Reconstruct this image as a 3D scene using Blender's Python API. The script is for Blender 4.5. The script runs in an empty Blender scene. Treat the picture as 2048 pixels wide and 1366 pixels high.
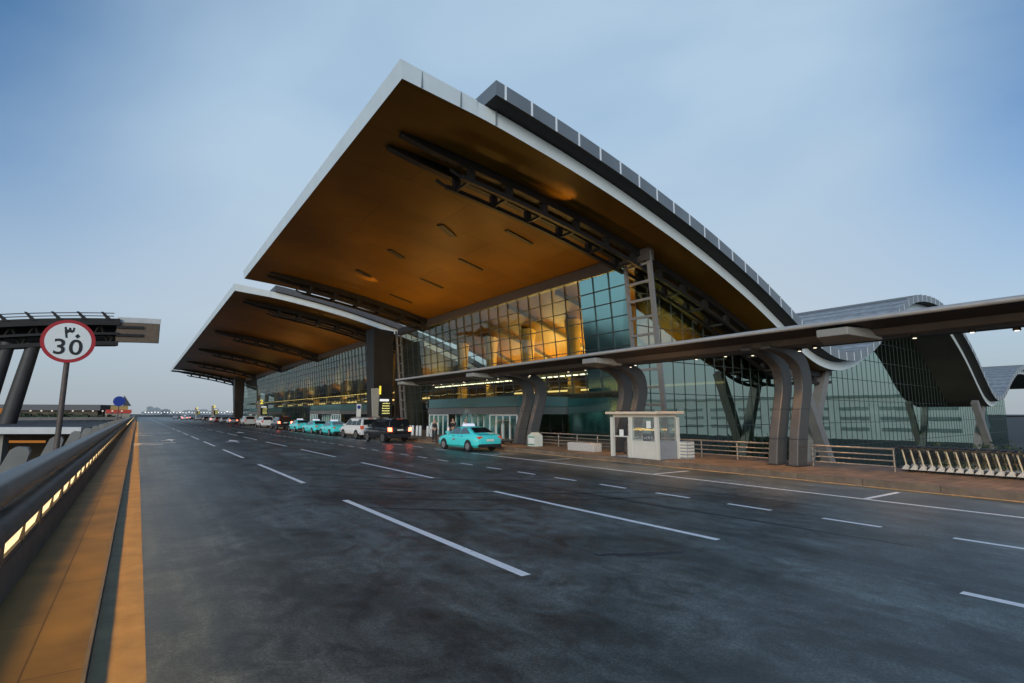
import bpy, math, random
from mathutils import Vector, Matrix
random.seed(7)
R = math.radians
SC = bpy.context.scene
COL = SC.collection

# ------------------------------------------------------------------ materials
def nd(nt, t, **kw):
    n = nt.nodes.new(t)
    for k, v in kw.items():
        setattr(n, k, v)
    return n

def mat(name, base, rough=.6, metal=0., var=.12, scale=3., bump=0., bscale=40., spec=.5, emit=None, estr=0., stretch=None, rvar=0., coat=0.):
    m = bpy.data.materials.new(name); m.use_nodes = True
    nt = m.node_tree; b = nt.nodes['Principled BSDF']
    b.inputs['Roughness'].default_value = rough
    b.inputs['Metallic'].default_value = metal
    b.inputs['Specular IOR Level'].default_value = spec
    b.inputs['Coat Weight'].default_value = coat
    geo = nd(nt, 'ShaderNodeNewGeometry')
    mp = nd(nt, 'ShaderNodeMapping')
    if stretch: mp.inputs['Scale'].default_value = stretch
    nt.links.new(geo.outputs['Position'], mp.inputs['Vector'])
    nz = nd(nt, 'ShaderNodeTexNoise'); nz.inputs['Scale'].default_value = scale; nz.inputs['Detail'].default_value = 6
    nz.inputs['Roughness'].default_value = .62
    nt.links.new(mp.outputs['Vector'], nz.inputs['Vector'])
    rp = nd(nt, 'ShaderNodeValToRGB')
    rp.color_ramp.elements[0].position = .28; rp.color_ramp.elements[1].position = .72
    lo = [max(0, c*(1-var)) for c in base]; hi = [min(1, c*(1+var)) for c in base]
    rp.color_ramp.elements[0].color = (*lo, 1); rp.color_ramp.elements[1].color = (*hi, 1)
    nt.links.new(nz.outputs['Fac'], rp.inputs['Fac'])
    nt.links.new(rp.outputs['Color'], b.inputs['Base Color'])
    if rvar:
        mr = nd(nt, 'ShaderNodeMapRange')
        mr.inputs['To Min'].default_value = max(.02, rough-rvar); mr.inputs['To Max'].default_value = min(1, rough+rvar)
        nt.links.new(nz.outputs['Fac'], mr.inputs['Value']); nt.links.new(mr.outputs['Result'], b.inputs['Roughness'])
    if bump:
        n2 = nd(nt, 'ShaderNodeTexNoise'); n2.inputs['Scale'].default_value = bscale; n2.inputs['Detail'].default_value = 4
        nt.links.new(geo.outputs['Position'], n2.inputs['Vector'])
        bp = nd(nt, 'ShaderNodeBump'); bp.inputs['Strength'].default_value = bump; bp.inputs['Distance'].default_value = .02
        nt.links.new(n2.outputs['Fac'], bp.inputs['Height']); nt.links.new(bp.outputs['Normal'], b.inputs['Normal'])
    if emit:
        b.inputs['Emission Color'].default_value = (*emit, 1); b.inputs['Emission Strength'].default_value = estr
    return m

def glass(name, tint, gloss=(.9, 1, .98), ior=1.6, add=.06, rough=.012, wav=0., haze=0.):
    m = bpy.data.materials.new(name); m.use_nodes = True
    nt = m.node_tree; nt.nodes.clear()
    out = nd(nt, 'ShaderNodeOutputMaterial')
    tr = nd(nt, 'ShaderNodeBsdfTransparent'); tr.inputs['Color'].default_value = (*tint, 1)
    gl = nd(nt, 'ShaderNodeBsdfGlossy'); gl.inputs['Color'].default_value = (*gloss, 1); gl.inputs['Roughness'].default_value = rough
    fr = nd(nt, 'ShaderNodeFresnel'); fr.inputs['IOR'].default_value = ior
    ad = nd(nt, 'ShaderNodeMath', operation='ADD', use_clamp=True); ad.inputs[1].default_value = add
    mx = nd(nt, 'ShaderNodeMixShader')
    nt.links.new(fr.outputs[0], ad.inputs[0]); nt.links.new(ad.outputs[0], mx.inputs[0])
    src = tr.outputs[0]
    if haze:
        df = nd(nt, 'ShaderNodeBsdfDiffuse'); df.inputs['Color'].default_value = (*gloss, 1)
        mh = nd(nt, 'ShaderNodeMixShader'); mh.inputs[0].default_value = haze
        nt.links.new(tr.outputs[0], mh.inputs[1]); nt.links.new(df.outputs[0], mh.inputs[2]); src = mh.outputs[0]
    nt.links.new(src, mx.inputs[1]); nt.links.new(gl.outputs[0], mx.inputs[2])
    if wav:
        geo = nd(nt, 'ShaderNodeNewGeometry'); n2 = nd(nt, 'ShaderNodeTexNoise'); n2.inputs['Scale'].default_value = .45; n2.inputs['Detail'].default_value = 1
        nt.links.new(geo.outputs['Position'], n2.inputs['Vector'])
        bp = nd(nt, 'ShaderNodeBump'); bp.inputs['Strength'].default_value = wav; bp.inputs['Distance'].default_value = .05
        nt.links.new(n2.outputs['Fac'], bp.inputs['Height']); nt.links.new(bp.outputs['Normal'], gl.inputs['Normal'])
    nt.links.new(mx.outputs[0], out.inputs['Surface'])
    return m

def asphalt():
    m = bpy.data.materials.new('asphalt'); m.use_nodes = True
    nt = m.node_tree; b = nt.nodes['Principled BSDF']; L = nt.links.new
    geo = nd(nt, 'ShaderNodeNewGeometry')
    def noise(scale, det=5, st=(1, 1, 1), dist=0.):
        mp = nd(nt, 'ShaderNodeMapping'); mp.inputs['Scale'].default_value = st
        L(geo.outputs['Position'], mp.inputs['Vector'])
        n = nd(nt, 'ShaderNodeTexNoise'); n.inputs['Scale'].default_value = scale; n.inputs['Detail'].default_value = det
        n.inputs['Roughness'].default_value = .65; n.inputs['Distortion'].default_value = dist
        L(mp.outputs['Vector'], n.inputs['Vector']); return n
    big = noise(.42, 7, (1, .6, 1), .8); streak = noise(1.5, 5, (1, .07, 1)); fine = noise(38, 5); track = noise(1.15, 3, (1, .004, 1)); patch = noise(1.7, 9, (1, .75, 1), 1.4); spk = noise(16, 6)
    def ramp(n, p0, c0, p1, c1):
        r = nd(nt, 'ShaderNodeValToRGB'); e = r.color_ramp.elements
        e[0].position = p0; e[0].color = (*c0, 1); e[1].position = p1; e[1].color = (*c1, 1); L(n.outputs['Fac'], r.inputs['Fac']); return r
    r1 = ramp(big, .36, (.045, .058, .056), .64, (.150, .183, .178))
    r2 = ramp(patch, .34, (.42, .42, .43), .66, (1.45, 1.46, 1.5))
    r3 = ramp(streak, .32, (.70, .70, .72), .68, (1.22, 1.22, 1.22))
    r4 = ramp(fine, .35, (.55, .55, .55), .72, (1.6, 1.6, 1.57))
    r6 = ramp(track, .38, (.72, .73, .75), .62, (1.15, 1.15, 1.14))
    r5 = ramp(spk, .36, (.8, .8, .8), .70, (1.22, 1.22, 1.2))
    c = r1.outputs['Color']
    for r in (r2, r3, r4, r5, r6):
        mx = nd(nt, 'ShaderNodeMix', data_type='RGBA', blend_type='MULTIPLY'); mx.inputs[0].default_value = 1
        L(c, mx.inputs[6]); L(r.outputs['Color'], mx.inputs[7]); c = mx.outputs[2]
    L(c, b.inputs['Base Color'])
    mr = nd(nt, 'ShaderNodeMapRange'); mr.inputs['To Min'].default_value = .31; mr.inputs['To Max'].default_value = .55
    L(patch.outputs['Fac'], mr.inputs['Value']); L(mr.outputs['Result'], b.inputs['Roughness'])
    b.inputs['Specular IOR Level'].default_value = .5
    bp = nd(nt, 'ShaderNodeBump'); bp.inputs['Strength'].default_value = .22; bp.inputs['Distance'].default_value = .01
    L(fine.outputs['Fac'], bp.inputs['Height']); L(bp.outputs['Normal'], b.inputs['Normal'])
    return m

def tiled(name, base, mortar, sx, sy, rough=.6, bump=.2, rot=0., msize=.012, var=.25, axes='XY', nsc=1.3):
    """paving / panel pattern laid in world metres"""
    m = bpy.data.materials.new(name); m.use_nodes = True
    nt = m.node_tree; b = nt.nodes['Principled BSDF']; L = nt.links.new
    geo = nd(nt, 'ShaderNodeNewGeometry'); mp = nd(nt, 'ShaderNodeMapping')
    sep = nd(nt, 'ShaderNodeSeparateXYZ'); cmb = nd(nt, 'ShaderNodeCombineXYZ')
    L(geo.outputs['Position'], sep.inputs[0])
    L(sep.outputs[axes[0]], cmb.inputs['X']); L(sep.outputs[axes[1]], cmb.inputs['Y'])
    L(cmb.outputs[0], mp.inputs['Vector']); mp.inputs['Rotation'].default_value = (0, 0, rot)
    br = nd(nt, 'ShaderNodeTexBrick'); br.inputs['Scale'].default_value = 1
    br.inputs['Brick Width'].default_value = sx; br.inputs['Row Height'].default_value = sy; br.inputs['Mortar Size'].default_value = msize
    br.inputs['Color1'].default_value = (*[c*(1-var) for c in base], 1); br.inputs['Color2'].default_value = (*[min(1, c*(1+var)) for c in base], 1)
    br.inputs['Mortar'].default_value = (*mortar, 1)
    L(mp.outputs['Vector'], br.inputs['Vector'])
    nz = nd(nt, 'ShaderNodeTexNoise'); nz.inputs['Scale'].default_value = nsc; nz.inputs['Detail'].default_value = 7
    L(geo.outputs['Position'], nz.inputs['Vector'])
    rp = nd(nt, 'ShaderNodeValToRGB'); rp.color_ramp.elements[0].position = .3; rp.color_ramp.elements[1].position = .7
    rp.color_ramp.elements[0].color = (.6, .6, .6, 1); rp.color_ramp.elements[1].color = (1.2, 1.2, 1.2, 1)
    L(nz.outputs['Fac'], rp.inputs['Fac'])
    mx = nd(nt, 'ShaderNodeMix', data_type='RGBA', blend_type='MULTIPLY'); mx.inputs[0].default_value = 1
    L(br.outputs['Color'], mx.inputs[6]); L(rp.outputs['Color'], mx.inputs[7]); L(mx.outputs[2], b.inputs['Base Color'])
    b.inputs['Roughness'].default_value = rough; b.inputs['Specular IOR Level'].default_value = .12 if nsc < 1 else .4
    if bump:
        bp = nd(nt, 'ShaderNodeBump'); bp.inputs['Strength'].default_value = bump; bp.inputs['Distance'].default_value = .01; bp.invert = True
        L(br.outputs['Fac'], bp.inputs['Height']); L(bp.outputs['Normal'], b.inputs['Normal'])
    return m

def emis(name, col, s):
    m = bpy.data.materials.new(name); m.use_nodes = True
    nt = m.node_tree; nt.nodes.clear()
    o = nd(nt, 'ShaderNodeOutputMaterial'); e = nd(nt, 'ShaderNodeEmission')
    e.inputs['Color'].default_value = (*col, 1); e.inputs['Strength'].default_value = s
    nt.links.new(e.outputs[0], o.inputs[0]); return m

def worn_paint():
    m = mat('road_paint', (.95, .96, .95), .5, var=.05, scale=6, bump=.2); nt = m.node_tree; b = nt.nodes['Principled BSDF']
    src = b.inputs['Base Color'].links[0].from_socket
    geo = nd(nt, 'ShaderNodeNewGeometry'); n = nd(nt, 'ShaderNodeTexNoise'); n.inputs['Scale'].default_value = 9; n.inputs['Detail'].default_value = 9; n.inputs['Roughness'].default_value = .75
    nt.links.new(geo.outputs['Position'], n.inputs['Vector'])
    r = nd(nt, 'ShaderNodeValToRGB'); r.color_ramp.elements[0].position = .30; r.color_ramp.elements[0].color = (.16, .165, .17, 1); r.color_ramp.elements[1].position = .39; r.color_ramp.elements[1].color = (1, 1, 1, 1)
    nt.links.new(n.outputs['Fac'], r.inputs['Fac'])
    x = nd(nt, 'ShaderNodeMix', data_type='RGBA', blend_type='MULTIPLY'); x.inputs[0].default_value = 1
    nt.links.new(src, x.inputs[6]); nt.links.new(r.outputs['Color'], x.inputs[7]); nt.links.new(x.outputs[2], b.inputs['Base Color']); return m
M = dict(
    asphalt=asphalt(),
    paint=worn_paint(),
    pave=tiled('paving', (.21, .135, .08), (.08, .055, .035), .6, .3, .6, .3),
    walk=tiled('walkway_slabs', (.165, .105, .024), (.07, .04, .01), 3.0, .62, .62, .3, R(90), .008, .05),
    gutter=mat('gutter_concrete', (.35, .235, .11), .7, var=.25, scale=2.2, bump=.25),
    kerb=mat('kerb_stone', (.15, .115, .085), .7, var=.35, scale=2.5, bump=.2),
    ochre=mat('ochre_line', (.70, .44, .20), .6, var=.25, scale=5),
    earth=mat('dark_ground', (.055, .052, .045), .9, var=.4, scale=.15),
    conc=mat('concrete', (.24, .225, .20), .75, var=.2, scale=1.3, bump=.15),
    darkconc=mat('dark_concrete', (.055, .05, .046), .6, var=.2, scale=1),
    conc_l=mat('pale_concrete', (.55, .55, .53), .7, var=.12, scale=.7),
    rail=mat('rail_metal', (.20, .188, .172), .42, .35, var=.3, scale=2.5, bump=.05, rvar=.12),
    railbody=mat('parapet_casing', (.105, .088, .072), .55, .1, var=.3, scale=3, bump=.1),
    railbase=mat('parapet_base', (.09, .075, .06), .7, var=.3, scale=2, bump=.2),
    lamp=emis('parapet_lamp', (1, .70, .34), 1.7),
    white_fascia=mat('pale_fascia_panels', (.72, .78, .78), .42, .0, var=.07, scale=.6),
    grey_fascia=mat('grey_fascia_panels', (.21, .23, .24), .4, .15, var=.12, scale=.5),
    joint=mat('white_joint', (.85, .87, .88), .45, var=.03),
    soffit=tiled('soffit_panels', (.185, .088, .008), (.11, .052, .005), 9.0, 4.5, .42, .05, 0, .03, .05, 'XY', .12),
    endsoff=mat('station_end_soffit', (.15, .105, .07), .6, var=.2),
    soffshade=mat('shaded_end_soffit', (.045, .038, .028), .6, var=.2, scale=.3),  # same soffit beyond the uplights' reach, its missing light put into the colour
    blacksoff=mat('black_soffit', (.028, .027, .026), .7, var=.2),
    rooftop=tiled('roof_sheet', (.33, .345, .365), (.28, .295, .315), .42, 60, .45, .2, 0, .03, .05),
    roofdark=mat('dark_gutter', (.10, .10, .105), .6, var=.2),
    truss=mat('dark_bronze_steel', (.022, .018, .015), .5, .2, var=.2, scale=1),
    column=mat('dark_column_cladding', (.020, .017, .015), .5, .2, var=.25, scale=.7),
    frame=mat('grey_brown_frame', (.24, .222, .205), .5, .2, var=.12, scale=1),
    mull=mat('dark_mullion', (.045, .055, .055), .45, .3, var=.1),
    headband=mat('facade_head_band', (.085, .072, .062), .5, .1, var=.15),
    gfront=glass('front_glass', (.66, .78, .70), (.80, .95, .93), 1.5, .05, .015, .35),
    gteal=glass('teal_glass', (.16, .34, .32), (.30, .55, .54), 1.45, .10, .12, .3, .22),
    portalteal=glass('portal_teal_glass', (.10, .2, .2), (.17, .30, .31), 1.45, .12, .1, .2, .6),
    gside=glass('side_glass', (.13, .20, .17), (.56, .70, .62), 1.75, .46, .012, .08),
    gbooth=glass('booth_glass', (.86, .9, .88), (.8, .85, .83), 1.25, .02, .02, 0., .13),
    arc=mat('canopy_metal', (.085, .077, .068), .5, .15, var=.14, scale=1.2, rvar=.08),
    arcnose=mat('canopy_nose_metal', (.52, .50, .47), .35, .4, var=.1, scale=2),
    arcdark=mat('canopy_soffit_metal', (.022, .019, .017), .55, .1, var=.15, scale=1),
    arcbox=mat('bracket_box_metal', (.27, .26, .235), .5, .1, var=.08, scale=2),
    leg=mat('canopy_leg_metal', (.088, .083, .078), .40, .25, var=.16, scale=1.5, rvar=.1),
    legedge=mat('canopy_leg_edge', (.30, .26, .20), .5, .1, var=.15, scale=1.5),
    down=emis('downlight', (1, .86, .62), 2.5),
    steelrail=mat('brushed_rail', (.33, .29, .25), .35, .6, var=.15, scale=6),
    booth=mat('booth_cream_paint', (.62, .60, .53), .5, var=.06, scale=3),
    boothroof=mat('booth_roof_edge', (.68, .55, .42), .5, var=.1, scale=3),
    boothgrey=mat('booth_grey_panel', (.25, .27, .30), .5, var=.1, scale=3),
    cartb=mat('cart_beige_tube', (.52, .45, .31), .45, var=.12, scale=8),
    cartw=mat('cart_white_plate', (.55, .54, .50), .5, var=.12, scale=10),
    black=mat('black_rubber', (.018, .018, .02), .6, var=.2, scale=8),
    darkmetal=mat('dark_metal', (.05, .048, .05), .4, .5, var=.2, scale=4),
    terrazzo=mat('speckled_stone', (.48, .47, .44), .6, var=.55, scale=22),
    cream=mat('cream_plastic', (.66, .68, .58), .5, var=.05),
    green=mat('green_band', (.06, .30, .21), .5, var=.1),
    teal=mat('taxi_turquoise_paint', (.07, .74, .74), .25, 0, var=.03, scale=1, coat=.6),
    white=mat('white_car_paint', (.74, .74, .72), .25, 0, var=.03, scale=1, coat=.5),
    carblack=mat('black_car_paint', (.012, .012, .014), .2, 0, var=.1, scale=1, coat=.7),
    carsilver=mat('silver_car_paint', (.42, .43, .45), .28, .5, var=.05, scale=1, coat=.5),
    cartan=mat('maroon_car_paint', (.16, .03, .03), .28, .1, var=.05, scale=1, coat=.5),
    carglass=mat('car_window', (.012, .015, .018), .06, 0, var=.1, spec=.9),
    carglassl=mat('car_side_window', (.10, .14, .16), .06, 0, var=.1, spec=.9),
    tyre=mat('tyre', (.02, .02, .02), .75, var=.2, scale=9),
    rim=mat('alloy_rim', (.50, .50, .52), .3, .8, var=.1, scale=9),
    chrome=mat('chrome', (.6, .6, .62), .15, 1, var=.03),
    tail_on=mat('tail_light_on', (.5, .03, .02), .3, emit=(1, .10, .045), estr=12.),
    tail=mat('tail_light', (.5, .06, .03), .25, emit=(1, .16, .05), estr=.18),
    headl=mat('head_light', (.7, .7, .7), .15, var=.02),
    plate=mat('number_plate', (.75, .74, .62), .5, var=.15, scale=30),
    taxisign=mat('taxi_roof_sign', (.75, .72, .82), .4, emit=(.9, .85, 1), estr=.35),
    signwhite=mat('sign_white', (.80, .80, .76), .5, var=.03),
    signred=mat('sign_red', (.42, .015, .02), .5, var=.05),
    signblack=mat('sign_black', (.012, .012, .012), .5, var=.1),
    signblue=mat('sign_blue', (.012, .045, .30), .5, var=.08),
    pole=mat('sign_pole_brown', (.115, .085, .07), .55, .2, var=.25, scale=6),
    slab=mat('sign_slab_beige', (.38, .345, .29), .55, .1, var=.08),
    yellow=mat('sign_yellow', (.75, .58, .03), .5, emit=(1, .80, .08), estr=.75),
    textw=mat('sign_text_white', (.8, .8, .8), .5, emit=(1, 1, 1), estr=.5),
    texty=mat('sign_text_yellow', (.8, .75, .2), .5, emit=(1, .95, .35), estr=.45),
    gold=mat('gold_cladding', (.50, .34, .12), .45, .1, var=.2, scale=.6),
    intdark=mat('interior_dark', (.10, .075, .05), .7, var=.3, scale=.4),
    intfloor=mat('interior_floor', (.16, .13, .10), .35, var=.2, scale=.4),
    ceilite=emis('ceiling_lamp', (1, .88, .6), 3.5),
    warmline=emis('warm_cove_lamp', (1, .66, .24), 1.5),
    portalgrey=mat('portal_grey_panel', (.145, .15, .15), .5, .1, var=.12),
    doorwhite=mat('door_white_frame', (.72, .74, .72), .45, var=.04),
    steelwhite=mat('bollard_white', (.72, .72, .70), .4, var=.06),
    skin=mat('skin', (.42, .25, .17), .55, var=.08, scale=20),
    shirt=mat('white_shirt', (.74, .74, .72), .8, var=.05, scale=20),
    darkcloth=mat('dark_cloth', (.022, .022, .028), .85, var=.2, scale=20),
    hair=mat('black_hair', (.012, .010, .009), .6, var=.2),
    leaf=mat('leaves_dark', (.040, .058, .022), .75, var=.55, scale=.9),
    leaf2=mat('leaves_olive', (.065, .07, .028), .75, var=.5, scale=1.2),
    trunk=mat('bark', (.07, .05, .035), .85, var=.3, scale=5),
    redleaf=mat('red_flowers', (.20, .03, .03), .7, var=.4, scale=3),
    bband=mat('building_window_band', (.20, .25, .25), .3, var=.2, scale=.6),
    bwall=mat('building_pale_wall', (.58, .60, .58), .7, var=.08, scale=.3),
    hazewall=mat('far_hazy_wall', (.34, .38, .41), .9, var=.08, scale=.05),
    pinlamp2=emis('horizon_lamp', (1, .95, .86), 1.7),
    pinlamp=emis('distant_lamp', (1, .90, .74), .65),
    orangelamp=emis('orange_sign_lamp', (1, .38, .08), .35),
    redlamp=mat('red_sign', (.38, .05, .035), .6, emit=(.9, .1, .05), estr=.12),
    greenlamp=emis('garage_tube', (.95, 1, .72), 1.6),
)

# ------------------------------------------------------------------ mesh helpers
class MB:
    def __init__(s): s.v = []; s.f = []; s.m = []; s.mats = []
    def mi(s, k):
        if k not in s.mats: s.mats.append(k)
        return s.mats.index(k)
    def poly(s, pts, k='_'):
        i = len(s.v); s.v += [Vector(p) for p in pts]; s.f.append(tuple(range(i, i+len(pts)))); s.m.append(s.mi(k)); return s
    def grid(s, rows, k='_', closed=False, caps=False):
        """rows: list of equal-length point lists"""
        n = len(rows[0]); base = len(s.v); mi = s.mi(k)
        for r in rows: s.v += [Vector(p) for p in r]
        for a in range(len(rows)-1):
            for b in range(n if closed else n-1):
                c = (b+1) % n
                s.f.append((base+a*n+b, base+a*n+c, base+(a+1)*n+c, base+(a+1)*n+b)); s.m.append(mi)
        if caps:
            s.f.append(tuple(base+b for b in reversed(range(n)))); s.m.append(mi)
            s.f.append(tuple(base+(len(rows)-1)*n+b for b in range(n))); s.m.append(mi)
        return s
    def box(s, x0, x1, y0, y1, z0, z1, k='_'):
        return s.grid([[(x0, y0, z0), (x1, y0, z0), (x1, y1, z0), (x0, y1, z0)], [(x0, y0, z1), (x1, y0, z1), (x1, y1, z1), (x0, y1, z1)]], k, True, True)
    def cbox(s, c, d, k='_', rz=0.):
        x, y, z = c; a, b, h = d[0]/2, d[1]/2, d[2]
        cs, sn = math.cos(rz), math.sin(rz)
        ps = [(-a, -b), (a, -b), (a, b), (-a, b)]
        rr = [(x+p*cs-q*sn, y+p*sn+q*cs) for p, q in ps]
        return s.grid([[(p, q, z) for p, q in rr], [(p, q, z+h) for p, q in rr]], k, True, True)
    def tube(s, pts, r, n=8, k='_', caps=True):
        pts = [Vector(p) for p in pts]; rs = r if isinstance(r, (list, tuple)) else [r]*len(pts)
        rows = []
        up0 = None
        for i, p in enumerate(pts):
            t = (pts[min(i+1, len(pts)-1)]-pts[max(i-1, 0)]).normalized()
            u = up0 if up0 is not None else (Vector((0, 0, 1)) if abs(t.z) < .9 else Vector((1, 0, 0)))
            a = t.cross(u).normalized(); bb = a.cross(t).normalized(); up0 = bb
            rows.append([p+(a*math.cos(2*math.pi*j/n)+bb*math.sin(2*math.pi*j/n))*rs[i] for j in range(n)])
        return s.grid(rows, k, True, caps)
    def prism(s, prof, axis, a0, a1, k='_', k2=None):
        """prof 2D polygon; axis 'x' -> (y,z), 'y' -> (x,z), 'z' -> (x,y)"""
        def P(p, a): return {'x': (a, p[0], p[1]), 'y': (p[0], a, p[1]), 'z': (p[0], p[1], a)}[axis]
        s.grid([[P(p, a0) for p in prof], [P(p, a1) for p in prof]], k, True, False)
        s.poly([P(p, a0) for p in reversed(prof)], k2 or k); s.poly([P(p, a1) for p in prof], k2 or k); return s
    def lathe(s, prof, c, axis='z', n=20, k='_'):
        rows = []
        for r, h in prof:
            row = []
            for j in range(n):
                a = 2*math.pi*j/n; u, w = r*math.cos(a), r*math.sin(a)
                row.append({'z': (c[0]+u, c[1]+w, c[2]+h), 'x': (c[0]+h, c[1]+u, c[2]+w), 'y': (c[0]+u, c[1]+h, c[2]+w)}[axis])
            rows.append(row)
        return s.grid(rows, k, True, True)
    def build(s, name, mats, parent=None, smooth=None):
        me = bpy.data.meshes.new(name)
        off = Vector((0, 0, 0)); p = parent
        while p is not None: off += p.location; p = p.parent
        me.from_pydata([tuple(v-off) for v in s.v], [], s.f)
        if isinstance(mats, dict):
            for k in s.mats: me.materials.append(mats[k])
            me.polygons.foreach_set('material_index', s.m)
        elif mats is None:
            for k in s.mats: me.materials.append(M[k])
            me.polygons.foreach_set('material_index', s.m)
        else:
            me.materials.append(mats)
        import bmesh
        bm = bmesh.new(); bm.from_mesh(me); bmesh.ops.recalc_face_normals(bm, faces=bm.faces[:]); bm.to_mesh(me); bm.free()
        if smooth is not None:
            me.shade_smooth() if smooth >= 180 else me.set_sharp_from_angle(angle=R(smooth))
            if smooth < 180:
                me.polygons.foreach_set('use_smooth', [True]*len(me.polygons))
        me.update()
        o = bpy.data.objects.new(name, me); COL.objects.link(o)
        if parent is not None: o.parent = parent
        return o

def tag(o, label=None, cat=None, group=None, kind=None):
    if label: o['label'] = label
    if cat: o['category'] = cat
    if group: o['group'] = group
    if kind: o['kind'] = kind
    return o
def thing(name, label, cat, loc=(0, 0, 0), rz=0., group=None):
    o = bpy.data.objects.new(name, None); COL.objects.link(o); o.empty_display_size = .2
    o.location = loc; o.rotation_euler = (0, 0, rz); return tag(o, label, cat, group)
def structure(name, mb, m): return tag(mb.build(name, m), kind='structure')
def copy_tree(o, parent=None):
    c = o.copy(); COL.objects.link(c)
    if parent is not None: c.parent = parent
    for ch in list(o.children): copy_tree(ch, c)
    return c
def interp(tab, x):
    if x <= tab[0][0]: return tab[0][1]
    for (a, b), (c, d) in zip(tab, tab[1:]):
        if x <= c: return b+(d-b)*(x-a)/(c-a)
    return tab[-1][1]
def catmull(tab, x):
    n = len(tab)
    if x <= tab[0][0]: return tab[0][1]
    if x >= tab[-1][0]: return tab[-1][1]
    for i in range(n-1):
        if x <= tab[i+1][0]:
            x0, y0 = tab[i]; x1, y1 = tab[i+1]
            m0 = (y1-tab[i-1][1])/(x1-tab[i-1][0]) if i > 0 else (y1-y0)/(x1-x0)
            m1 = (tab[i+2][1]-y0)/(tab[i+2][0]-x0) if i+2 < n else (y1-y0)/(x1-x0)
            h = x1-x0; t = (x-x0)/h
            return (2*t**3-3*t*t+1)*y0+(t**3-2*t*t+t)*h*m0+(-2*t**3+3*t*t)*y1+(t**3-t*t)*h*m1

# ------------------------------------------------------------------ camera
H = 2.2
yaw, pit = R(34.5027), R(7.6468)
Fv = Vector((math.sin(yaw)*math.cos(pit), math.cos(yaw)*math.cos(pit), math.sin(pit)))
cam = bpy.data.cameras.new('camera'); cam.sensor_width = 36; cam.lens = 36*1080/2048; cam.clip_end = 20000; cam.clip_start = .05
co = bpy.data.objects.new('camera', cam); COL.objects.link(co); co.location = (0, 0, H)
co.rotation_euler = Fv.to_track_quat('-Z', 'Y').to_euler(); SC.camera = co

# ------------------------------------------------------------------ world and sun
SUN_EL, SUN_AZ = R(16), R(228)
SKYMUL = (.62, 1.15, 1.48, 1)       # compass-style azimuth from +Y towards +X
W = bpy.data.worlds.new('World'); SC.world = W; W.use_nodes = True
nt = W.node_tree; nt.nodes.clear(); L = nt.links.new
wo = nd(nt, 'ShaderNodeOutputWorld'); bg = nd(nt, 'ShaderNodeBackground'); L(bg.outputs[0], wo.inputs[0])
sky = nd(nt, 'ShaderNodeTexSky', sky_type='NISHITA'); sky.sun_disc = False; sky.sun_elevation = SUN_EL; sky.sun_rotation = SUN_AZ
sky.air_density = 1.0; sky.dust_density = .8; sky.ozone_density = 2.5
tc = nd(nt, 'ShaderNodeTexCoord'); mp = nd(nt, 'ShaderNodeMapping'); mp.inputs['Scale'].default_value = (1.0, 1.0, 2.4); mp.inputs['Rotation'].default_value = (R(18), R(-14), R(20))
L(tc.outputs['Generated'], mp.inputs['Vector'])
cn = nd(nt, 'ShaderNodeTexNoise'); cn.inputs['Scale'].default_value = 1.7; cn.inputs['Detail'].default_value = 5; cn.inputs['Roughness'].default_value = .46; cn.inputs['Distortion'].default_value = .5
L(mp.outputs['Vector'], cn.inputs['Vector'])
def math_(op, a, b, clamp=False):
    n = nd(nt, 'ShaderNodeMath', operation=op, use_clamp=clamp)
    for k, v in ((0, a), (1, b)):
        if hasattr(v, 'links'): L(v, n.inputs[k])
        else: n.inputs[k].default_value = v
    return n.outputs[0]
# a bank of thin bright cloud towards the north-east
ca, ce = R(36), R(21)
dt = nd(nt, 'ShaderNodeVectorMath', operation='DOT_PRODUCT'); L(tc.outputs['Generated'], dt.inputs[0])
dt.inputs[1].default_value = (math.sin(ca)*math.cos(ce), math.cos(ca)*math.cos(ce), math.sin(ce))
lob = nd(nt, 'ShaderNodeMapRange', interpolation_type='SMOOTHSTEP'); lob.inputs['From Min'].default_value = .67; lob.inputs['From Max'].default_value = .915
L(dt.outputs['Value'], lob.inputs['Value'])
nz_ = math_('MULTIPLY', math_('SUBTRACT', cn.outputs['Fac'], .5), 1.5)
cl_ = math_('MULTIPLY', math_('ADD', math_('MULTIPLY', lob.outputs['Result'], .92), math_('ADD', math_('MULTIPLY', nz_, .62), .0), True), .97)
sx = nd(nt, 'ShaderNodeSeparateXYZ'); L(tc.outputs['Generated'], sx.inputs[0])
hz = nd(nt, 'ShaderNodeValToRGB'); e = hz.color_ramp.elements       # dusty haze thickens towards the horizon
e[0].position = .0; e[0].color = (.98, .98, .98, 1); e[1].position = .50; e[1].color = (0, 0, 0, 1)
q = hz.color_ramp.elements.new(.16); q.color = (.72, .72, .72, 1)
q = hz.color_ramp.elements.new(.33); q.color = (.25, .25, .25, 1)
L(sx.outputs['Z'], hz.inputs['Fac'])
sc_ = nd(nt, 'ShaderNodeMix', data_type='RGBA', blend_type='MULTIPLY'); sc_.inputs[0].default_value = 1; sc_.inputs[7].default_value = SKYMUL
L(sky.outputs[0], sc_.inputs[6])
m2 = nd(nt, 'ShaderNodeMix', data_type='RGBA'); L(cl_, m2.inputs[0]); L(sc_.outputs[2], m2.inputs[6]); m2.inputs[7].default_value = (4.5, 6.1, 7.7, 1)
m1 = nd(nt, 'ShaderNodeMix', data_type='RGBA'); L(hz.outputs['Color'], m1.inputs[0]); L(m2.outputs[2], m1.inputs[6]); 
hc = nd(nt, 'ShaderNodeValToRGB'); e = hc.color_ramp.elements
e[0].position = 0; e[0].color = (.385, .43, .475, 1); e[1].position = .16; e[1].color = (.525, .592, .66, 1); L(sx.outputs['Z'], hc.inputs['Fac'])
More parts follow.
